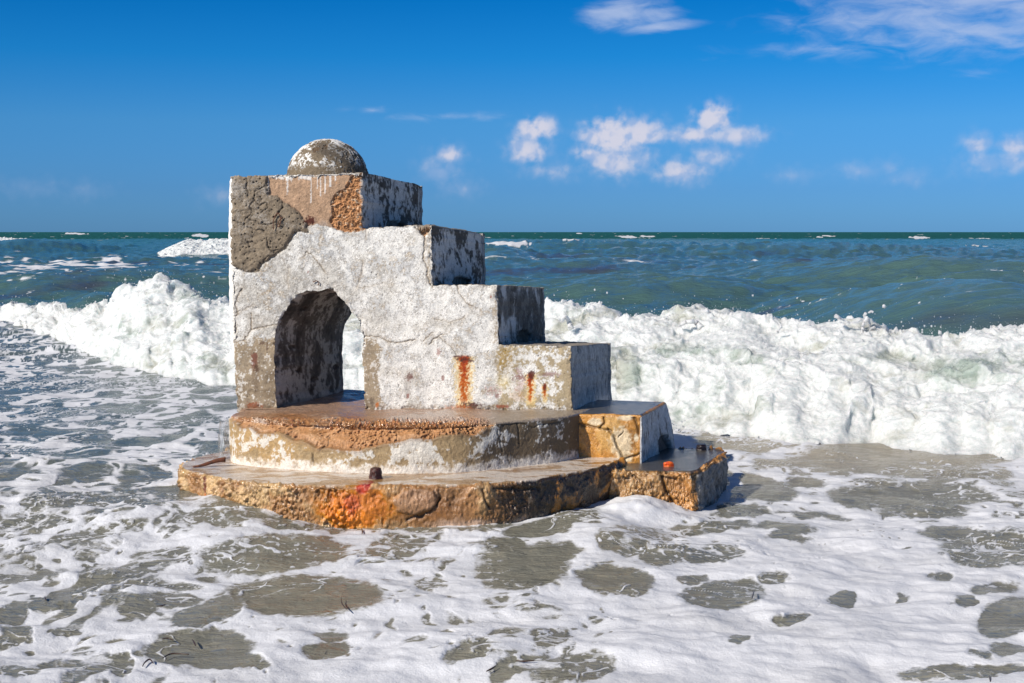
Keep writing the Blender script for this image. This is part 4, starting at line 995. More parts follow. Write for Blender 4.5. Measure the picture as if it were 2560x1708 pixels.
def foam_field(X, Y, u, v, zc, crest):
    """0 clear water .. 1 thick foam"""
    wx = X + .10 * n2(X * 3, Y * 3) + .035 * n2(X * 9, Y * 9); wy = Y + .16 * n2(X * 2.4 + 7, Y * 2.2) + .05 * n2(X * 8 + 5, Y * 7)
    big = fbm2(X * .9, Y * .7, 3, .5, 21.)
    d, r = vor2(wx * 3.2, wy * 1.9, 1); d2_, r2_ = vor2(wx * 7.5 + 9, wy * 4.5, 2); d3_, r3_ = vor2(wx * 16 + 9, wy * 10, 6)
    uu, vv = u / 1.0894, v / 1.0894          # pixels of the 2350 wide picture
    cov = np.interp(vv, [760, 900, 1000, 1120, 1230, 1330, 1568], [.26, .25, .22, .22, .24, .20, .15]) + 0 * X - .12 * sst(uu, 1350, 1600)     # how open the foam is
    cov = cov + .10 * sst(700 - uu, 0, 500) + .16 * big - .10 * sst(uu, 1200, 1500) * sst(vv, 1260, 1340)
    f1 = d - np.where(r > .25, cov * (1.1 + .6 * r), -1); f2 = d2_ - np.where(r2_ > .45, cov * (.55 + .75 * r2_), -1); f3 = d3_ - np.where(r3_ > .72, cov * .9, -1)
    fld = np.minimum(np.minimum(f1, f2 * .8), f3 * .8)
    foreground = sst(vv, 1195, 1225)
    fld = np.where((vv > 1200), np.minimum(f2 * .8 + .14 - .06 * sst(700 - uu, 0, 300), f3 * .8 + .06), fld)
    # clear pools
    pu = uu + 16 * fbm2(u / 70, v / 36, 3, .5, 3.) + 2.5 * fbm2(u / 16, v / 9, 2, .6, 5.); pv = vv + 6.5 * fbm2(u / 60 + 9, v / 28, 3, .5, 7.) + 1.2 * fbm2(u / 15, v / 9, 2, .6, 15.)
    best = np.full(X.shape, 9., F32)
    for cx, cy, rx, ry, rot in POOLS:
        if cx < 620: rx *= .86; ry *= .86
        a = R(rot); dx = pu - cx; dy = pv - cy; q = dx * math.cos(a) + dy * math.sin(a); s_ = -dx * math.sin(a) + dy * math.cos(a)
        e = np.sqrt((q / rx) ** 2 + (s_ / ry) ** 2) - 1; e = e * min(1.0, ry / 22)
        best = np.minimum(best, e)
    fld = np.where(vv > 990, np.minimum(fld, best * .8), fld)
    # threads of foam across the pools
    thr = np.abs(fbm2(wx * 2.6, wy * 3.6, 3, .55, 33.)); thread = sst(.06 - thr, 0, .05) * sst(-fld, 0, .1) * sst(big + .45, 0, .5)
    thr2 = sst(.03 - np.abs(fbm2(wx * 7, wy * 7, 2, .5, 53.)), 0, .02) * .5
    f = sst(fld + .03 * fbm2(X * 14, Y * 14, 3, .6, 77.), -.10, .26)
    f = np.maximum(f, sst(1.3 - np.hypot((X - .60) / .20, (Y - 6.95) / .26) + .3 * n2(X * 6, Y * 6), 0, .5))
    # wash clinging to the foot of the concrete
    wl = polydist(u + 8 * n2(u / 30, v / 20), v + 5 * n2(u / 30 + 5, v / 20), [(430, 1180), (440, 1212), (504, 1248), (632, 1276), (803, 1292), (905, 1306), (1028, 1312), (1130, 1325), (1283, 1310), (1410, 1284), (1500, 1262), (1600, 1270), (1745, 1305), (1800, 1250), (1840, 1205), (1835, 1150)])
    f = np.maximum(f, sst(1.2 - wl / 16 + .6 * n2(u / 25 + 3, v / 14), 0, .7) * .75)
    lx_ = wx + .05 * n2(X * 14, Y * 14); ly_ = wy + .07 * n2(X * 12 + 4, Y * 12)
    e1 = vorE(lx_ * 3.6, ly_ * 2.4, 31); e2 = vorE(lx_ * 8.5 + 3, ly_ * 6, 33); dens_ = sst(big + .12 + .3 * n2(X * 1.7 + 4, Y * 1.7), 0, .6)
    web = np.maximum(sst(.20 - e1, 0, .16) * (.45 + .4 * dens_), sst(.20 - e2, 0, .16) * .62 * dens_) * sst(fbm2(X * 6, Y * 6, 2, .5, 88.) + .45, 0, .4)
    f = np.maximum(f, web * np.where(best < -.12, .35 + .5 * (big > .1), .85))
    bubble = fbm2(X * 22, Y * 16, 3, .6, 83.); f = np.maximum(f, .55 * sst(bubble + .35 * big - .1, .1, .5) * sst(big + .3, 0, .4))
    f = np.maximum(f, thread * .8); f = np.maximum(f, thr2 * sst(big, 0, .4) * .7)
    # beyond the breakers: streaks and whitecaps
    far = sst(Y - foot_y(X), .6, 3.2)
    lod = sst(Y, 22, 45); lod2 = sst(Y, 60, 110); xa, ya = X * .55 + .25 * Y, Y * .9 - .25 * X; xb, yb = X * .8 + .2 * Y, Y * 1.2 - .2 * X
    st = fbm2(xa, ya, 4, .62, 61.) * (1 - lod) + lod * (1 - lod2) * fbm2(xa * .7, ya * .35, 2, .5, 62.) + lod2 * fbm2(X * .2, Y * .03, 2, .5, 63.)
    st2 = np.abs(fbm2(xb, yb, 3, .6, 71.) * (1 - lod) + lod * (1 - lod2) * fbm2(xb * .6, yb * .3, 2, .6, 72.) + lod2 * fbm2(X * .15, Y * .03, 2, .5, 73.))
    zone = .95 * np.exp(-((uu - 180) / 330) ** 2 - ((vv - 608) / 24) ** 2) + .7 * np.exp(-((uu - 60) / 180) ** 2 - ((vv - 640) / 26) ** 2) + .55 * np.exp(-((uu - 1180) / 160) ** 2 - ((vv - 598) / 14) ** 2) + .4 * np.exp(-((uu - 500) / 200) ** 2 - ((vv - 650) / 30) ** 2)
    zone += .38 * np.exp(-((uu - 2000) / 260) ** 2 - ((vv - 722) / 18) ** 2) + .25 * np.exp(-((uu - 1800) / 400) ** 2 - ((vv - 620) / 24) ** 2) + .30 * np.exp(-((uu - 80) / 160) ** 2 - ((vv - 690) / 14) ** 2)
    ff = .85 * sst(st * .9 + zone * .9 - st2 * 1.3 + crest * .4 - .12 * sst(uu, 1300, 1500), .42, .84) + sst(.045 - st2, 0, .04) * sst(zone + crest * .3 + st * .6, .12, .5) * .8 * (1 - lod)
    cap = sst(n2(X * .09 + 3, Y * .012) * 1.0 + n2(X * .3, Y * .03) * .5 + zc * .3, .92, 1.05) * sst(Y, 100, 200) * .9
    ff = np.maximum(ff, cap)
    for (cx, cy, rx, ry) in ((20, 553, 32, 5), (172, 536, 26, 2.5), (460, 541, 20, 4), (1160, 570, 62, 4.5), (1302, 564, 30, 3), (1440, 544, 24, 3.5), (1485, 543, 20, 2), (2110, 546, 26, 3), (1900, 542, 18, 1.6), (1880, 545, 8, 1.6), (1330, 536, 8, 1.2), (1000, 537, 10, 1.3), (2245, 566, 30, 1.5)):
        ff = np.maximum(ff, sst(1.1 - np.hypot((uu - cx) / rx, (vv - cy - .04 * (uu - cx)) / ry) + .5 * n2(u / 9, v / 4), 0, .4))
    return np.clip(f * (1 - far) + ff * far, 0, 1)


def build_sea():
    cols = np.concatenate([-2600 + 2540 * np.linspace(0, 1, 150, endpoint=False) ** .7, np.arange(-60, 2620, 2.1), 2620 + 2540 * np.linspace(0, 1, 150) ** 1.4])
    rows = np.concatenate([np.linspace(2300, 1740, 60, endpoint=False), np.arange(1740, 780, -1.35), np.arange(780, 600, -.8), np.arange(600, 583, -.32), np.array([582.6, 582.2, 581.8, 581.4, 581.0, 580.7, 580.45])])
    d = H * FPX / (rows - 580)
    U, D = np.meshgrid(cols, d)
    X = ((U - 1280) / FPX * D).astype(F32); Y = D.astype(F32)
    shp = X.shape; Z, crest = water_height(X.ravel(), Y.ravel())
    X = X.ravel(); Y = Y.ravel()
    u, v = proj(X, Y, Z * .5)
    u = u.astype(F32); v = v.astype(F32)
    foam = foam_field(X, Y, u, v, Z, crest)
    nr = sst(12 - Y, 0, 3)
    lum = fbm2(X * 2.2, Y * 3.0, 3, .5, 91.); Z = Z + nr * (.45 + .55 * foam) * (.016 * lum + .006 * fbm2(X * 5.0 + Y, Y * 8 - X, 2, .5, 96.)) + nr * foam * (.004 + .001 * fbm2(X * 18, Y * 18, 2, .6, 95.))
    # body colour of the water: sandy and grey by the shore, green further out, teal at the horizon
    c = np.broadcast_to(np.array([.190, .185, .148], F32), X.shape + (3,)).copy(); c = mixc(c, (.105, .135, .130), sst(-X, .6, 2.0) * sst(Y, 6.0, 9.0))
    stre = fbm2(X * 4.5 + 1.2 * n2(X * 2, Y * 2), Y * 13 + 1.5 * n2(X * 1.7, Y * 2.5), 4, .6, 44.) + .35 * fbm2(X * 18, Y * 34, 3, .6, 45.)
    c = mixc(c, (.31, .285, .215), sst(stre, .05, .8) * .42 * nr); c = mixc(c, (.095, .10, .085), sst(-stre, .2, .9) * .4 * nr)
    shoal = sst(Y, 7.6, 9.2) * sst(foot_y(X) + .8 - Y, 0, 1) * sst(X, .6, 1.2); c = mixc(c, (.42, .36, .27), shoal * .5)
    m1 = sst(Y - foot_y(X), 0, 4); c = mixc(c, (.060, .125, .118), m1)
    tone = fbm2(X * .06, Y * .09, 3, .5, 14.)
    sw, _ = swell(X, Y); c = mixc(c, (.080, .150, .130), m1 * sst(sw, .25, .8) * .7 * sst(240 - Y, 0, 60))
    dark_patch = sst(tone + .5 * fbm2(X * .25, Y * .3, 3, .5, 16.), .35, .7) * m1 * sst(220 - Y, 0, 100); c = mixc(c, (.055, .055, .075), dark_patch * .8)  # darker purplish patches scattered over the middle sea
    c = mixc(c, (.018, .098, .105), sst(np.log(Y), math.log(45), math.log(250)))
    mesh = mesh_np('water', np.column_stack([X, Y, Z]), gridfaces(*shp), M_WATER, np.concatenate([c, foam[:, None]], 1))
    mesh['kind'] = 'structure'
    return mesh


def water_material():
    m, t, b = mat_new('sea_water')
    at = t.node('ShaderNodeAttribute', attribute_name='Col')
    geo = t.node('ShaderNodeNewGeometry').outputs['Position']
    fo = at.outputs['Alpha']
    mp = t.node('ShaderNodeMapping'); t.l.new(geo, mp.inputs['Vector']); mp.inputs['Scale'].default_value = (1, 1.4, 1); mp.inputs['Rotation'].default_value = (0, 0, .12)
    fine = t.noise(mp.outputs[0], 55, 5, .7); mid = t.noise(mp.outputs[0], 13, 4, .6)
    edge = t.math('ADD', t.math('MULTIPLY', t.math('SUBTRACT', fine, .5), .9), t.math('MULTIPLY', t.math('SUBTRACT', mid, .5), .6))
    # tearing only where the foam is thin
    thin = t.math('MULTIPLY', fo, t.math('SUBTRACT', 1.0, fo)); ff = t.math('ADD', fo, t.math('MULTIPLY', t.math('MULTIPLY', thin, 4.0), edge))
    mask = t.ramp(ff, .20, .75)
    bub = t.noise(geo, 240, 3, .7); bubm = t.ramp(bub, .55, .75, 0, .35)
    vein = t.ramp(t.noise(mp.outputs[0], 2.2, 5, .55), .42, .75, 0, .30)
    fcol = t.mix(t.math('ADD', vein, bubm), (.68, .69, .72), (.36, .36, .36))
    t.put(b.inputs['Base Color'], t.mix(mask, at.outputs['Color'], fcol))
    t.put(b.inputs['Roughness'], t.math('ADD', .10, t.math('MULTIPLY', mask, .55)))
    b.inputs['IOR'].default_value = 1.33
    
    # ripples: tiny close by, coarse far away, stretched along the crests
    mr = t.node('ShaderNodeMapping'); t.l.new(geo, mr.inputs['Vector']); mr.inputs['Scale'].default_value = (1, 2.3, 1); mr.inputs['Rotation'].default_value = (0, 0, -.2)
    sp = t.node('ShaderNodeSeparateXYZ'); t.l.new(geo, sp.inputs[0]); Y = sp.outputs[1]
    r1 = t.noise(mr.outputs[0], 16, 4, .6, .6); r2 = t.noise(mr.outputs[0], 3.2, 6, .62, .5); r3 = t.noise(mr.outputs[0], .55, 6, .6, .3)
    t.put(b.inputs['Specular IOR Level'], t.math('SUBTRACT', t.ramp(t.math('LOGARITHM', Y, 10), 1.25, 2.45, .5, .0), t.math('MULTIPLY', mask, .15))); nearw = t.ramp(Y, 9, 22, 1, 0); farw = t.ramp(Y, 40, 160, 0, 1)
    clr = t.math('SUBTRACT', 1.0, t.math('MULTIPLY', mask, .92)); nm = t.bump(r1, t.math('MULTIPLY', t.math('MULTIPLY', clr, nearw), .8), .022)
    midw = t.ramp(Y, 8, 20, .12, 1)
    nm = t.bump(r2, t.math('MULTIPLY', t.math('MULTIPLY', clr, midw), .62), .11, nm)
    nm = t.bump(t.math('MULTIPLY', r3, farw), .9, .5, nm)
    nm = t.bump(t.noise(geo, 120, 5, .7), t.math('MULTIPLY', mask, .5), .006, nm); nm = t.bump(t.noise(geo, 9, 4, .5), t.math('MULTIPLY', mask, .5), .03, nm)
    t.put(b.inputs['Normal'], nm)
    return m


M_WATER = water_material()
build_sea()


def foam_material(lace=False):
    m, t, b = mat_new('wave_foam_lace' if lace else 'wave_foam')
    at = t.node('ShaderNodeAttribute', attribute_name='Col')
    geo = t.node('ShaderNodeNewGeometry').outputs['Position']
    n = t.noise(geo, 9, 8, .72, .6); n_ = t.noise(geo, 90, 4, .7); nb = t.noise(geo, 30, 6, .7, .4)
    f = t.math('ADD', at.outputs['Alpha'], t.math('MULTIPLY', t.math('SUBTRACT', n, .5), 1.5))
    mask = t.ramp(f, .15, .80)
    # froth: streaks and clots of whiter and greyer bubbles
    wcol = t.mix(t.ramp(nb, .38, .66), (.62, .66, .65), (.80, .80, .795)); wcol = t.mix(t.ramp(n_, .45, .75, 0, .3), wcol, (.55, .58, .59))
    t.put(b.inputs['Base Color'], t.mix(mask, at.outputs['Color'], wcol))
    t.put(b.inputs['Roughness'], t.math('ADD', .25, t.math('MULTIPLY', mask, .25)))
    b.inputs['Specular IOR Level'].default_value = .4
    b.inputs['Subsurface Weight'].default_value = .8; b.inputs['Subsurface Radius'].default_value = (.9, 1, 1); b.inputs['Subsurface Scale'].default_value = .12
    t.put(b.inputs['Normal'], t.bump(n_, .5, .012, t.bump(nb, .6, .035)))
    if lace:
        cv = t.node('ShaderNodeAttribute', attribute_name='Cover').outputs['Fac']
        nl = t.noise(geo, 11, 7, .68, .8)
        al = t.math('GREATER_THAN', t.math('ADD', cv, t.math('MULTIPLY', t.math('SUBTRACT', nl, .5), 1.9)), .5)
        al = t.math('MAXIMUM', al, t.math('GREATER_THAN', cv, .95))
        t.put(b.inputs['Alpha'], al)
    return m


M_FOAML = foam_material(True)
M_FOAM = foam_material()


def build_breaker():
    cols = np.concatenate([np.linspace(-1500, -100, 160, endpoint=False), np.arange(-100, 2660, 2.3), np.linspace(2660, 4300, 160)])
    # the wave is swept along its foot line
    xs = np.linspace(-14, 7, 6000); ys = foot_y(xs)
    k = np.ones(241) / 241; ysm = np.convolve(np.pad(ys, 120, 'edge'), k, 'valid')
    pu = 1280 + xs / ysm * FPX; o_ = np.argsort(pu)
    sx = np.interp(cols, pu[o_], xs[o_]); sy = np.interp(sx, xs, ysm)
    hc = np.interp(cols, [-900, 0, 120, 250, 320, 370, 430, 520, 600, 800, 1100, 1370, 1500, 1700, 1850, 2000, 2150, 2300, 2450, 2560, 2700, 4000],
                   [.22, .23, .27, .46, .64, .82, .74, .60, .58, .62, .66, .70, .66, .66, .68, .60, .60, .56, .57, .60, .64, .6])
    wd = np.interp(cols, [0, 400, 800, 1400, 2000, 2560], [1.7, 2.6, 2.6, 2.5, 2.3, 2.3])
    nt = 400; T = np.linspace(-.10, 1.5, nt)
    prof = np.interp(T, [-.10, 0, .06, .16, .30, .45, .62, .80, .93, 1.0, 1.12, 1.3, 1.5], [-.16, -.03, .035, .19, .40, .57, .73, .88, .97, 1.0, .90, .45, -.25])
    prof = np.convolve(np.pad(prof, 7, 'edge'), np.ones(15) / 15, 'valid')
    S, TT = np.meshgrid(np.arange(len(cols)), T); SX = sx[S]; HC = hc[S]; WD = wd[S]; CP = cols[S]
    rag = (.30 * n2(SX * .9, SX * 0 + 2) + .18 * n2(SX * 2.7, SX * 0 + 5) + .08 * n2(SX * 8, SX * 0 + 7)) * np.clip(1 - TT * 1.4, 0, 1)
    X = SX.copy(); Y = sy[S] + TT * WD + rag; X = X * (Y / np.maximum(sy[S], 1)) ** 1.0     # runs along the sight fan so every column keeps its place
    Z = HC * prof[:, None] * (1 + .10 * n2(SX * 1.1, TT * 1.5) + .09 * n2(SX * 3.1, TT * 2.5))
    V = np.column_stack([X.ravel(), Y.ravel(), Z.ravel()]); Fq = gridfaces(*X.shape); Nn = vnormals(V, Fq)
    if Nn[:, 2].mean() < 0: Fq = Fq[:, ::-1]; Nn = -Nn
    x, y, z = (V[:, i].astype(F32) for i in range(3)); tt = TT.ravel().astype(F32)
    dist = np.clip(y / 11, 1, 2.2)
    wq = .25 * fbm3(x * 1.8, y * 1.8, z * 2, 2, .5, 51.); wr = .25 * fbm3(x * 1.8 + 5, y * 1.8, z * 2, 2, .5, 57.)
    b1 = fbm3(x * 1.3 + wq, y * 1.1 + wr, z * 1.6, 2, .5, 1., True); b2 = fbm3(x * 3.6 + wq * 3, y * 3.0 + wr * 3, z * 4.4, 3, .52, 4., True); b3 = fbm3(x * 13 + wq * 6, y * 10 + wr * 6, z * 14, 3, .6, 7.); b4 = fbm3(x * 36 / dist, y * 32 / dist, z * 40 / dist, 2, .6, 8.)
    env = sst(tt, -.04, .20) * (1 - .75 * sst(tt, 1.06, 1.25))
    b5 = fbm3(x * 6 + wq * 3, y * 5 + wr * 3, z * 7, 3, .6, 47.); h = env * (.12 * b1 + .028 * b2 + .018 * b5 + .009 * b3 + .006 * b4)
    V = V + Nn * h[:, None]
    # the crest is thrown up in ragged lumps
    sp = sst(fbm3(x * 2.6, y * 1.2, z * 2, 3, .62, 17.), .05, .9) * np.exp(-((tt - .93) / .15) ** 2) * .13
    sp2 = sst(fbm3(x * 9, y * 5, z * 6, 3, .62, 19.), .1, .9) * (np.exp(-((tt - .95) / .12) ** 2) * .035 + .02)
    V[:, 2] += (sp + sp2) * env
    V[:, 1] -= env * (sp * .5 + .05 * fbm3(x * 7, y * 7, z * 9, 2, .6, 29.))
    foot_l = sst(fbm2(x * 5, y * 5, 3, .6, 23.), 0, .6) * np.exp(-((tt - .04) / .06) ** 2); V[:, 2] += .02 * foot_l
    # thinner, sandy water shows where the foam opens
    u, v = proj(V[:, 0], V[:, 1], V[:, 2]); a1 = fbm3(x * 1.6, y * 1.6, z * 2, 4, .6, 27.)
    foam = .82 + .95 * np.minimum(a1 + .10, 0) + .35 * np.minimum(b2 - .1, 0) - .25 * sst(fbm3(x * 5, y * 5, z * 6, 3, .6, 37.), .1, .6)
    foam -= .62 * np.exp(-((u - 2400) / 130) ** 2 - ((v - 925) / 34) ** 2) + .45 * np.exp(-((u - 2220) / 70) ** 2 - ((v - 890) / 20) ** 2) + .40 * np.exp(-((u - 1720) / 110) ** 2 - ((v - 872) / 16) ** 2)
    foam -= .35 * np.exp(-((u - 480) / 60) ** 2 - ((v - 735) / 22) ** 2)
    foam -= .35 * sst(tt, 1.06, 1.2)
    foam = np.clip(foam, 0.05, 1)
    # ragged, lacy borders: at the foot and over the crest the sheet breaks into shreds (blue channel 2 = cover)
    cover = sst(tt, -.05, .05) * (1 - sst(tt, .92, 1.16))
    c = np.broadcast_to(np.array([.46, .47, .41], F32), x.shape + (3,))
    c = mixc(c, (.28, .36, .32), sst(fbm3(x * 1.1, y, z * 2, 2, .5, 87.), -.2, .4) * .7)
    o = mesh_np('breaking_wave', V, Fq, M_FOAML, np.concatenate([c, foam[:, None]], 1))
    at = o.data.attributes.new('Cover', 'FLOAT', 'POINT'); at.data.foreach_set('value', cover.astype(F32))
    global CREST
    nc = len(cols); VV = V.reshape(nt, nc, 3); CREST = (cols, VV)
    tag(o, 'long white breaking wave rolling in behind the monument from left to right', 'breaking wave')
    return o


build_breaker()


def far_breaker(px0, px1, pyfoot, pycrest, label, seed):
    d = H * FPX / (pyfoot - 580); hgt = H - (pycrest - 580) * d / FPX
    x0 = (px0 - 1280) / FPX * d; x1 = (px1 - 1280) / FPX * d; L = x1 - x0
    ns, nt = 420, 110; S, T = np.meshgrid(np.linspace(0, 1, ns), np.linspace(-.1, 1.5, nt))
    prof = np.interp(T, [-.1, 0, .2, .6, 1.0, 1.15, 1.5], [-.25, 0, .35, .75, 1.0, .8, -.3])
    envl = np.clip(np.minimum(S / .22, 1), 0, 1) ** .7 * np.clip((1 - S) / .10, 0, 1) ** .6
    X = x0 + S * L; Y = d + T * 5.5 + .6 * n2(X * .5, X * 0 + seed) + .04 * X
    Z = hgt * prof * envl * (1 + .14 * n2(X * .35, X * 0 + seed)) - .12 * (1 - envl)
    x, y, z = X.ravel().astype(F32), Y.ravel().astype(F32), Z.ravel().astype(F32)
    Z = z + envl.ravel() * (.16 * fbm3(x * .9, y * .9, z, 3, .6, seed, True) + .10 * fbm3(x * 3.0, y * 3, z * 3, 3, .6, seed))
    foam = np.clip(1.0 + .5 * np.minimum(fbm3(x * .4, y * .6, z * .8, 3, .6, seed + 3) + .2, 0), 0, 1)
    c = np.broadcast_to(np.array([.25, .30, .25], F32), x.shape + (3,))
    o = mesh_np('breaking_wave', np.column_stack([x, y, Z]), gridfaces(nt, ns), M_FOAM, np.concatenate([c, foam[:, None]], 1))
    tag(o, label, 'breaking wave')


far_breaker(352, 690, 643, 602, 'small white breaker far out, just left of the monument below the horizon', 3.0)
far_breaker(-90, 62, 612, 598, 'tiny distant whitecap at the left edge near the horizon', 9.0)

# ------------------------------------------------------------------ spray, splash
def drops():
    rs = np.random.RandomState(4); pr = []
    ph = (1 + 5 ** .5) / 2
    ico = np.array([(-1, ph, 0), (1, ph, 0), (-1, -ph, 0), (1, -ph, 0), (0, -1, ph), (0, 1, ph), (0, -1, -ph), (0, 1, -ph), (ph, 0, -1), (ph, 0, 1), (-ph, 0, -1), (-ph, 0, 1)]) / 1.9
    icf = np.array([(0, 11, 5), (0, 5, 1), (0, 1, 7), (0, 7, 10), (0, 10, 11), (1, 5, 9), (5, 11, 4), (11, 10, 2), (10, 7, 6), (7, 1, 8), (3, 9, 4), (3, 4, 2), (3, 2, 6), (3, 6, 8), (3, 8, 9), (4, 9, 5), (2, 4, 11), (6, 2, 10), (8, 6, 7), (9, 8, 1)])
    L = [(2210, 766, 4.2, 11.6), (2350, 832, 4.5, 11.4), (2033, 817, 2.4, 11.8), (2001, 797, 2, 11.8), (1952, 817, 3.2, 11.8), (2085, 802, 2, 11.8), (2214, 817, 2, 11.8), (2330, 833, 2, 11.4), (2352, 818, 2, 11.4), (1989, 833, 2, 11.8)]
    for x, y in ((1485, 767), (1486, 776), (1486, 792), (1479, 783), (1465, 784), (1473, 795), (1472, 806), (1469, 800), (1558, 747), (1380, 787), (1393, 792), (1401, 800), (1487, 765)): L.append((x, y, 1.5, 12.2))
    for _ in range(170):
        a = rs.rand(); px = rs.uniform(1380, 2560) if a < .85 else rs.uniform(100, 560); cy = np.interp(px, [0, 330, 560, 1380, 2000, 2560], [760, 690, 735, 800, 825, 850])
        L.append((px, cy - abs(rs.randn()) * 22 + 6, rs.uniform(.5, 1.3), 12.4 if px > 900 else 17.5))
    for _ in range(60):
        L.append((1250 + rs.randn() * 10 + 0, 0, 0, 0)) if False else None
    for _ in range(45): L.append((1710 + rs.randn() * 28, 1070 + rs.randn() * 18, rs.uniform(.6, 1.6), 9.6))
    cols, VV = CREST; ok = np.nonzero((cols > -100) & (cols < 2660))[0]
    nt = VV.shape[0]
    for _ in range(5200):
        ci = ok[rs.randint(len(ok))]
        if rs.rand() < .62: ti = int(nt * (.64 + .10 * rs.randn() * .5)); up = abs(rs.randn()) ** 2 * .03; r = rs.uniform(.3, .9) if rs.rand() < .93 else rs.uniform(1., 2.4)
        else: ti = int(nt * rs.uniform(.06, .6)); up = abs(rs.randn()) * .02; r = rs.uniform(.4, 1.3)
        p = VV[min(ti, nt - 1), ci]; px, py = proj(p[0], p[1], p[2] + up); L.append((px, py, r, p[1] - (.0 if up > .02 else .03)))
    for px, py, r, d in L:
        c = P(px, py, d); s = r / FPX * d * 1.15
        pr.append((c + ico * s * np.array([1, 1, rs.uniform(.9, 1.4)]), icf, None))
    return pr




def splash():
    parts = []
    d = 11.5
    def jet(pts, radii, dd=0.0):
        c = catmull(pts, 8); rr = np.interp(np.linspace(0, 1, len(c)), np.linspace(0, 1, len(radii)), radii) / FPX * d
        q = P(c[:, 0], c[:, 1], d + dd); q[:, 1] += .05 * fbm2(c[:, 0] / 20, c[:, 1] / 20, 2, .5, 3.) ; parts.append(tube(q, rr, 9))
    jet([(2086, 789), (2094, 793), (2108, 800), (2122, 806), (2136, 806), (2146, 804), (2152, 798)], [5.5, 5, 2.4, 2.0, 2.4, 3, 5])
    jet([(2164, 783), (2163, 790), (2166, 796), (2160, 806), (2156, 820), (2152, 840), (2140, 862), (2128, 880)], [4, 4, 5.5, 4, 3.4, 4, 8, 12])
    jet([(2168, 797), (2173, 812), (2174, 832), (2172, 856), (2170, 884)], [5, 2.5, 2.0, 4, 9], .1)
    jet([(2185, 817), (2187, 826), (2190, 838), (2196, 850)], [3.8, 3, 1.8, 1.5]); jet([(2172, 783), (2178, 779), (2183, 781)], [2.2, 3, 3]); jet([(2174, 834), (2180, 822), (2187, 818)], [2.5, 3, 4])
    jet([(2158, 816), (2166, 830), (2160, 850), (2150, 868)], [1.5, 1.6, 2.5, 5], .05); jet([(2142, 862), (2122, 868), (2108, 884)], [3, 4, 9])
    small = len(parts); jet([(2318, 848), (2322, 856), (2336, 866)], [4.5, 3, 2.5]); jet([(2384, 850), (2383, 862), (2378, 870)], [1.6, 3, 4]); jet([(1952, 816), (1951, 824), (1948, 832)], [3.0, 1.6, 3.5])
    jet([(1490, 805), (1500, 818), (1505, 830)], [1, 2, 5], 1); jet([(1405, 802), (1412, 790), (1422, 805), (1428, 822)], [6, 5, 6, 9], .9); jet([(1700, 815), (1712, 806), (1724, 804), (1740, 806), (1752, 820)], [4, 5, 6, 7, 9], .5)
    return parts[:small], parts[small:]


SPL, SMALL = splash()
sp_ = bpy.data.objects.new('water_splash', None); sc.collection.objects.link(sp_); c0 = P(2160, 880, 11.5); sp_.location = tuple(c0)
tag(sp_, 'tongue of white water thrown up from the wave crest on the right', 'splash')
for V_, F_, T_ in SPL: pyobj('jet', [(V_ - c0, F_, T_)], M_FOAM, sp_)
tag(pyobj('spray', drops() + SMALL, M_FOAM), 'white droplets of spray flying above the breaking wave crest', 'spray', None, 'stuff')


def trickle():
    """sheet of water pouring off the left end of the upper platform"""
    m, t, b = mat_new('clear_water'); geo = t.node('ShaderNodeNewGeometry').outputs['Position']
    b.inputs['Base Color'].default_value = (.72, .78, .83, 1); b.inputs['Roughness'].default_value = .12; b.inputs['IOR'].default_value = 1.33
    mp = t.node('ShaderNodeMapping'); t.l.new(geo, mp.inputs['Vector']); mp.inputs['Scale'].default_value = (1, 1, .2)
    n = t.noise(mp.outputs[0], 60, 4, .6, .5); t.put(b.inputs['Alpha'], t.ramp(n, .42, .70, .10, .80)); t.put(b.inputs['Normal'], t.bump(n, .8, .02))
    nv, nw = 60, 40; S, T = np.meshgrid(np.linspace(0, 1, nw), np.linspace(0, 1, nv))
    px = 562 - (16 * T ** .55) * (.4 + .6 * np.sin(S * math.pi)) - 6 * n2(S * 3, T * 4) * T; py = 1052 + (92) * T ** 1.15; dep = 7.30 + .22 * S
    q = P(px, py, 7.35); q = q * 1.0; q[..., 1] = dep; q[..., 0] += .03 * (S - .5)
    f = gridfaces(nv, nw); V = q.reshape(-1, 3)
    tk = V + np.array([.022, 0.01, -.004]) * (1 + .4 * n3(V[:, 0] * 20, V[:, 1] * 20, V[:, 2] * 20))[:, None]
    n_ = len(V); rim = np.r_[np.arange(nw), np.arange(1, nv) * nw + nw - 1, (nv - 1) * nw + np.arange(nw - 2, -1, -1), np.arange(nv - 2, 0, -1) * nw]
    r2 = np.roll(rim, -1); side = np.stack([rim, r2, r2 + n_, rim + n_], -1)
    o = mesh_np('water_trickle', np.vstack([V, tk]), np.vstack([f, f[:, ::-1] + n_, side]), m)
    tag(o, 'clear sheet of water pouring off the left end of the upper round platform', 'water')


trickle()

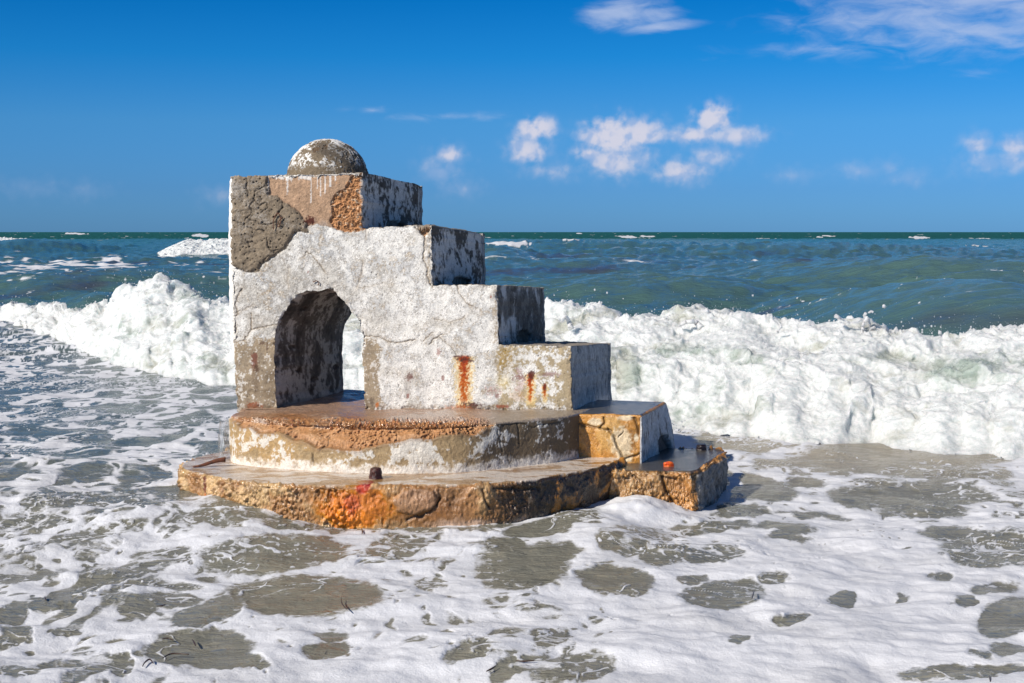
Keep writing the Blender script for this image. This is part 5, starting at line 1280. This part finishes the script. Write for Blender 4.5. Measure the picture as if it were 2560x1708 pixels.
# ------------------------------------------------------------------ bits of seaweed floating on the foam
def weed_material():
    m, t, b = mat_new('seaweed'); tc = t.node('ShaderNodeTexCoord').outputs['Object']
    t.put(b.inputs['Base Color'], t.mix(t.noise(tc, 40, 3), (.015, .010, .008), (.07, .03, .015))); b.inputs['Roughness'].default_value = .35
    return m


M_WEED = weed_material()
WEEDS = [([(853, 1495), (854, 1508), (860, 1517), (866, 1525)], 'thin curled brown seaweed strand in the large clear pool left of centre'),
         ([(1885, 1478), (1883, 1488), (1880, 1497)], 'short reddish seaweed blade in the clear pool right of centre'),
         ([(406, 1647), (425, 1637), (450, 1636), (472, 1638)], 'long black seaweed strand at the bottom left'),
         ([(480, 1600), (486, 1609), (489, 1616)], 'short brown seaweed blade above the long black strand, bottom left'),
         ([(405, 1599), (420, 1597), (433, 1602)], 'thin dark seaweed thread left of the short brown blade, bottom left'),
         ([(112, 1493), (115, 1503)], 'tiny reddish seaweed blade near the left edge'),
         ([(1290, 1653), (1310, 1655), (1336, 1653)], 'short thick black seaweed strand at the bottom, right of centre'),
         ([(392, 1517), (405, 1516), (414, 1512)], 'small dark seaweed thread in a little pool at lower left'),
         ([(356, 1668), (362, 1658), (374, 1650), (383, 1660)], 'dark forked seaweed clump at the bottom left edge of a pool'),
         ([(904, 1322), (906, 1330), (905, 1337)], 'tiny reddish seaweed stem just below the orange rust stain'),
         ([(1240, 1666), (1228, 1674), (1216, 1680)], 'thin seaweed stem at the bottom, left of the thick black strand'),
         ([(2474, 1690), (2476, 1706)], 'short dark seaweed stem at the bottom right corner')]
for pts, lab in WEEDS:
    cc = catmull(pts, 6); q = []
    for a, b_ in cc:
        x, y = PZ(a, b_, .04); zz = float(water_height(np.array([x], F32), np.array([y], F32))[0][0]); x, y = PZ(a, b_, zz + .012); q.append((x, y, zz + .014))
    n = len(q); thick = .0032 if 'black' in lab or 'reddish' in lab or 'clump' in lab else .0028
    o = pyobj('seaweed_strand', [tube(q, np.interp(np.linspace(0, 1, n), [0, .5, 1], [thick * .4, thick, thick * .5]), 6)], M_WEED)
    c0 = np.mean(q, 0); o.data.transform(__import__('mathutils').Matrix.Translation([-v for v in c0])); o.location = c0
    tag(o, lab, 'seaweed', 'seaweed scraps floating on the foam')
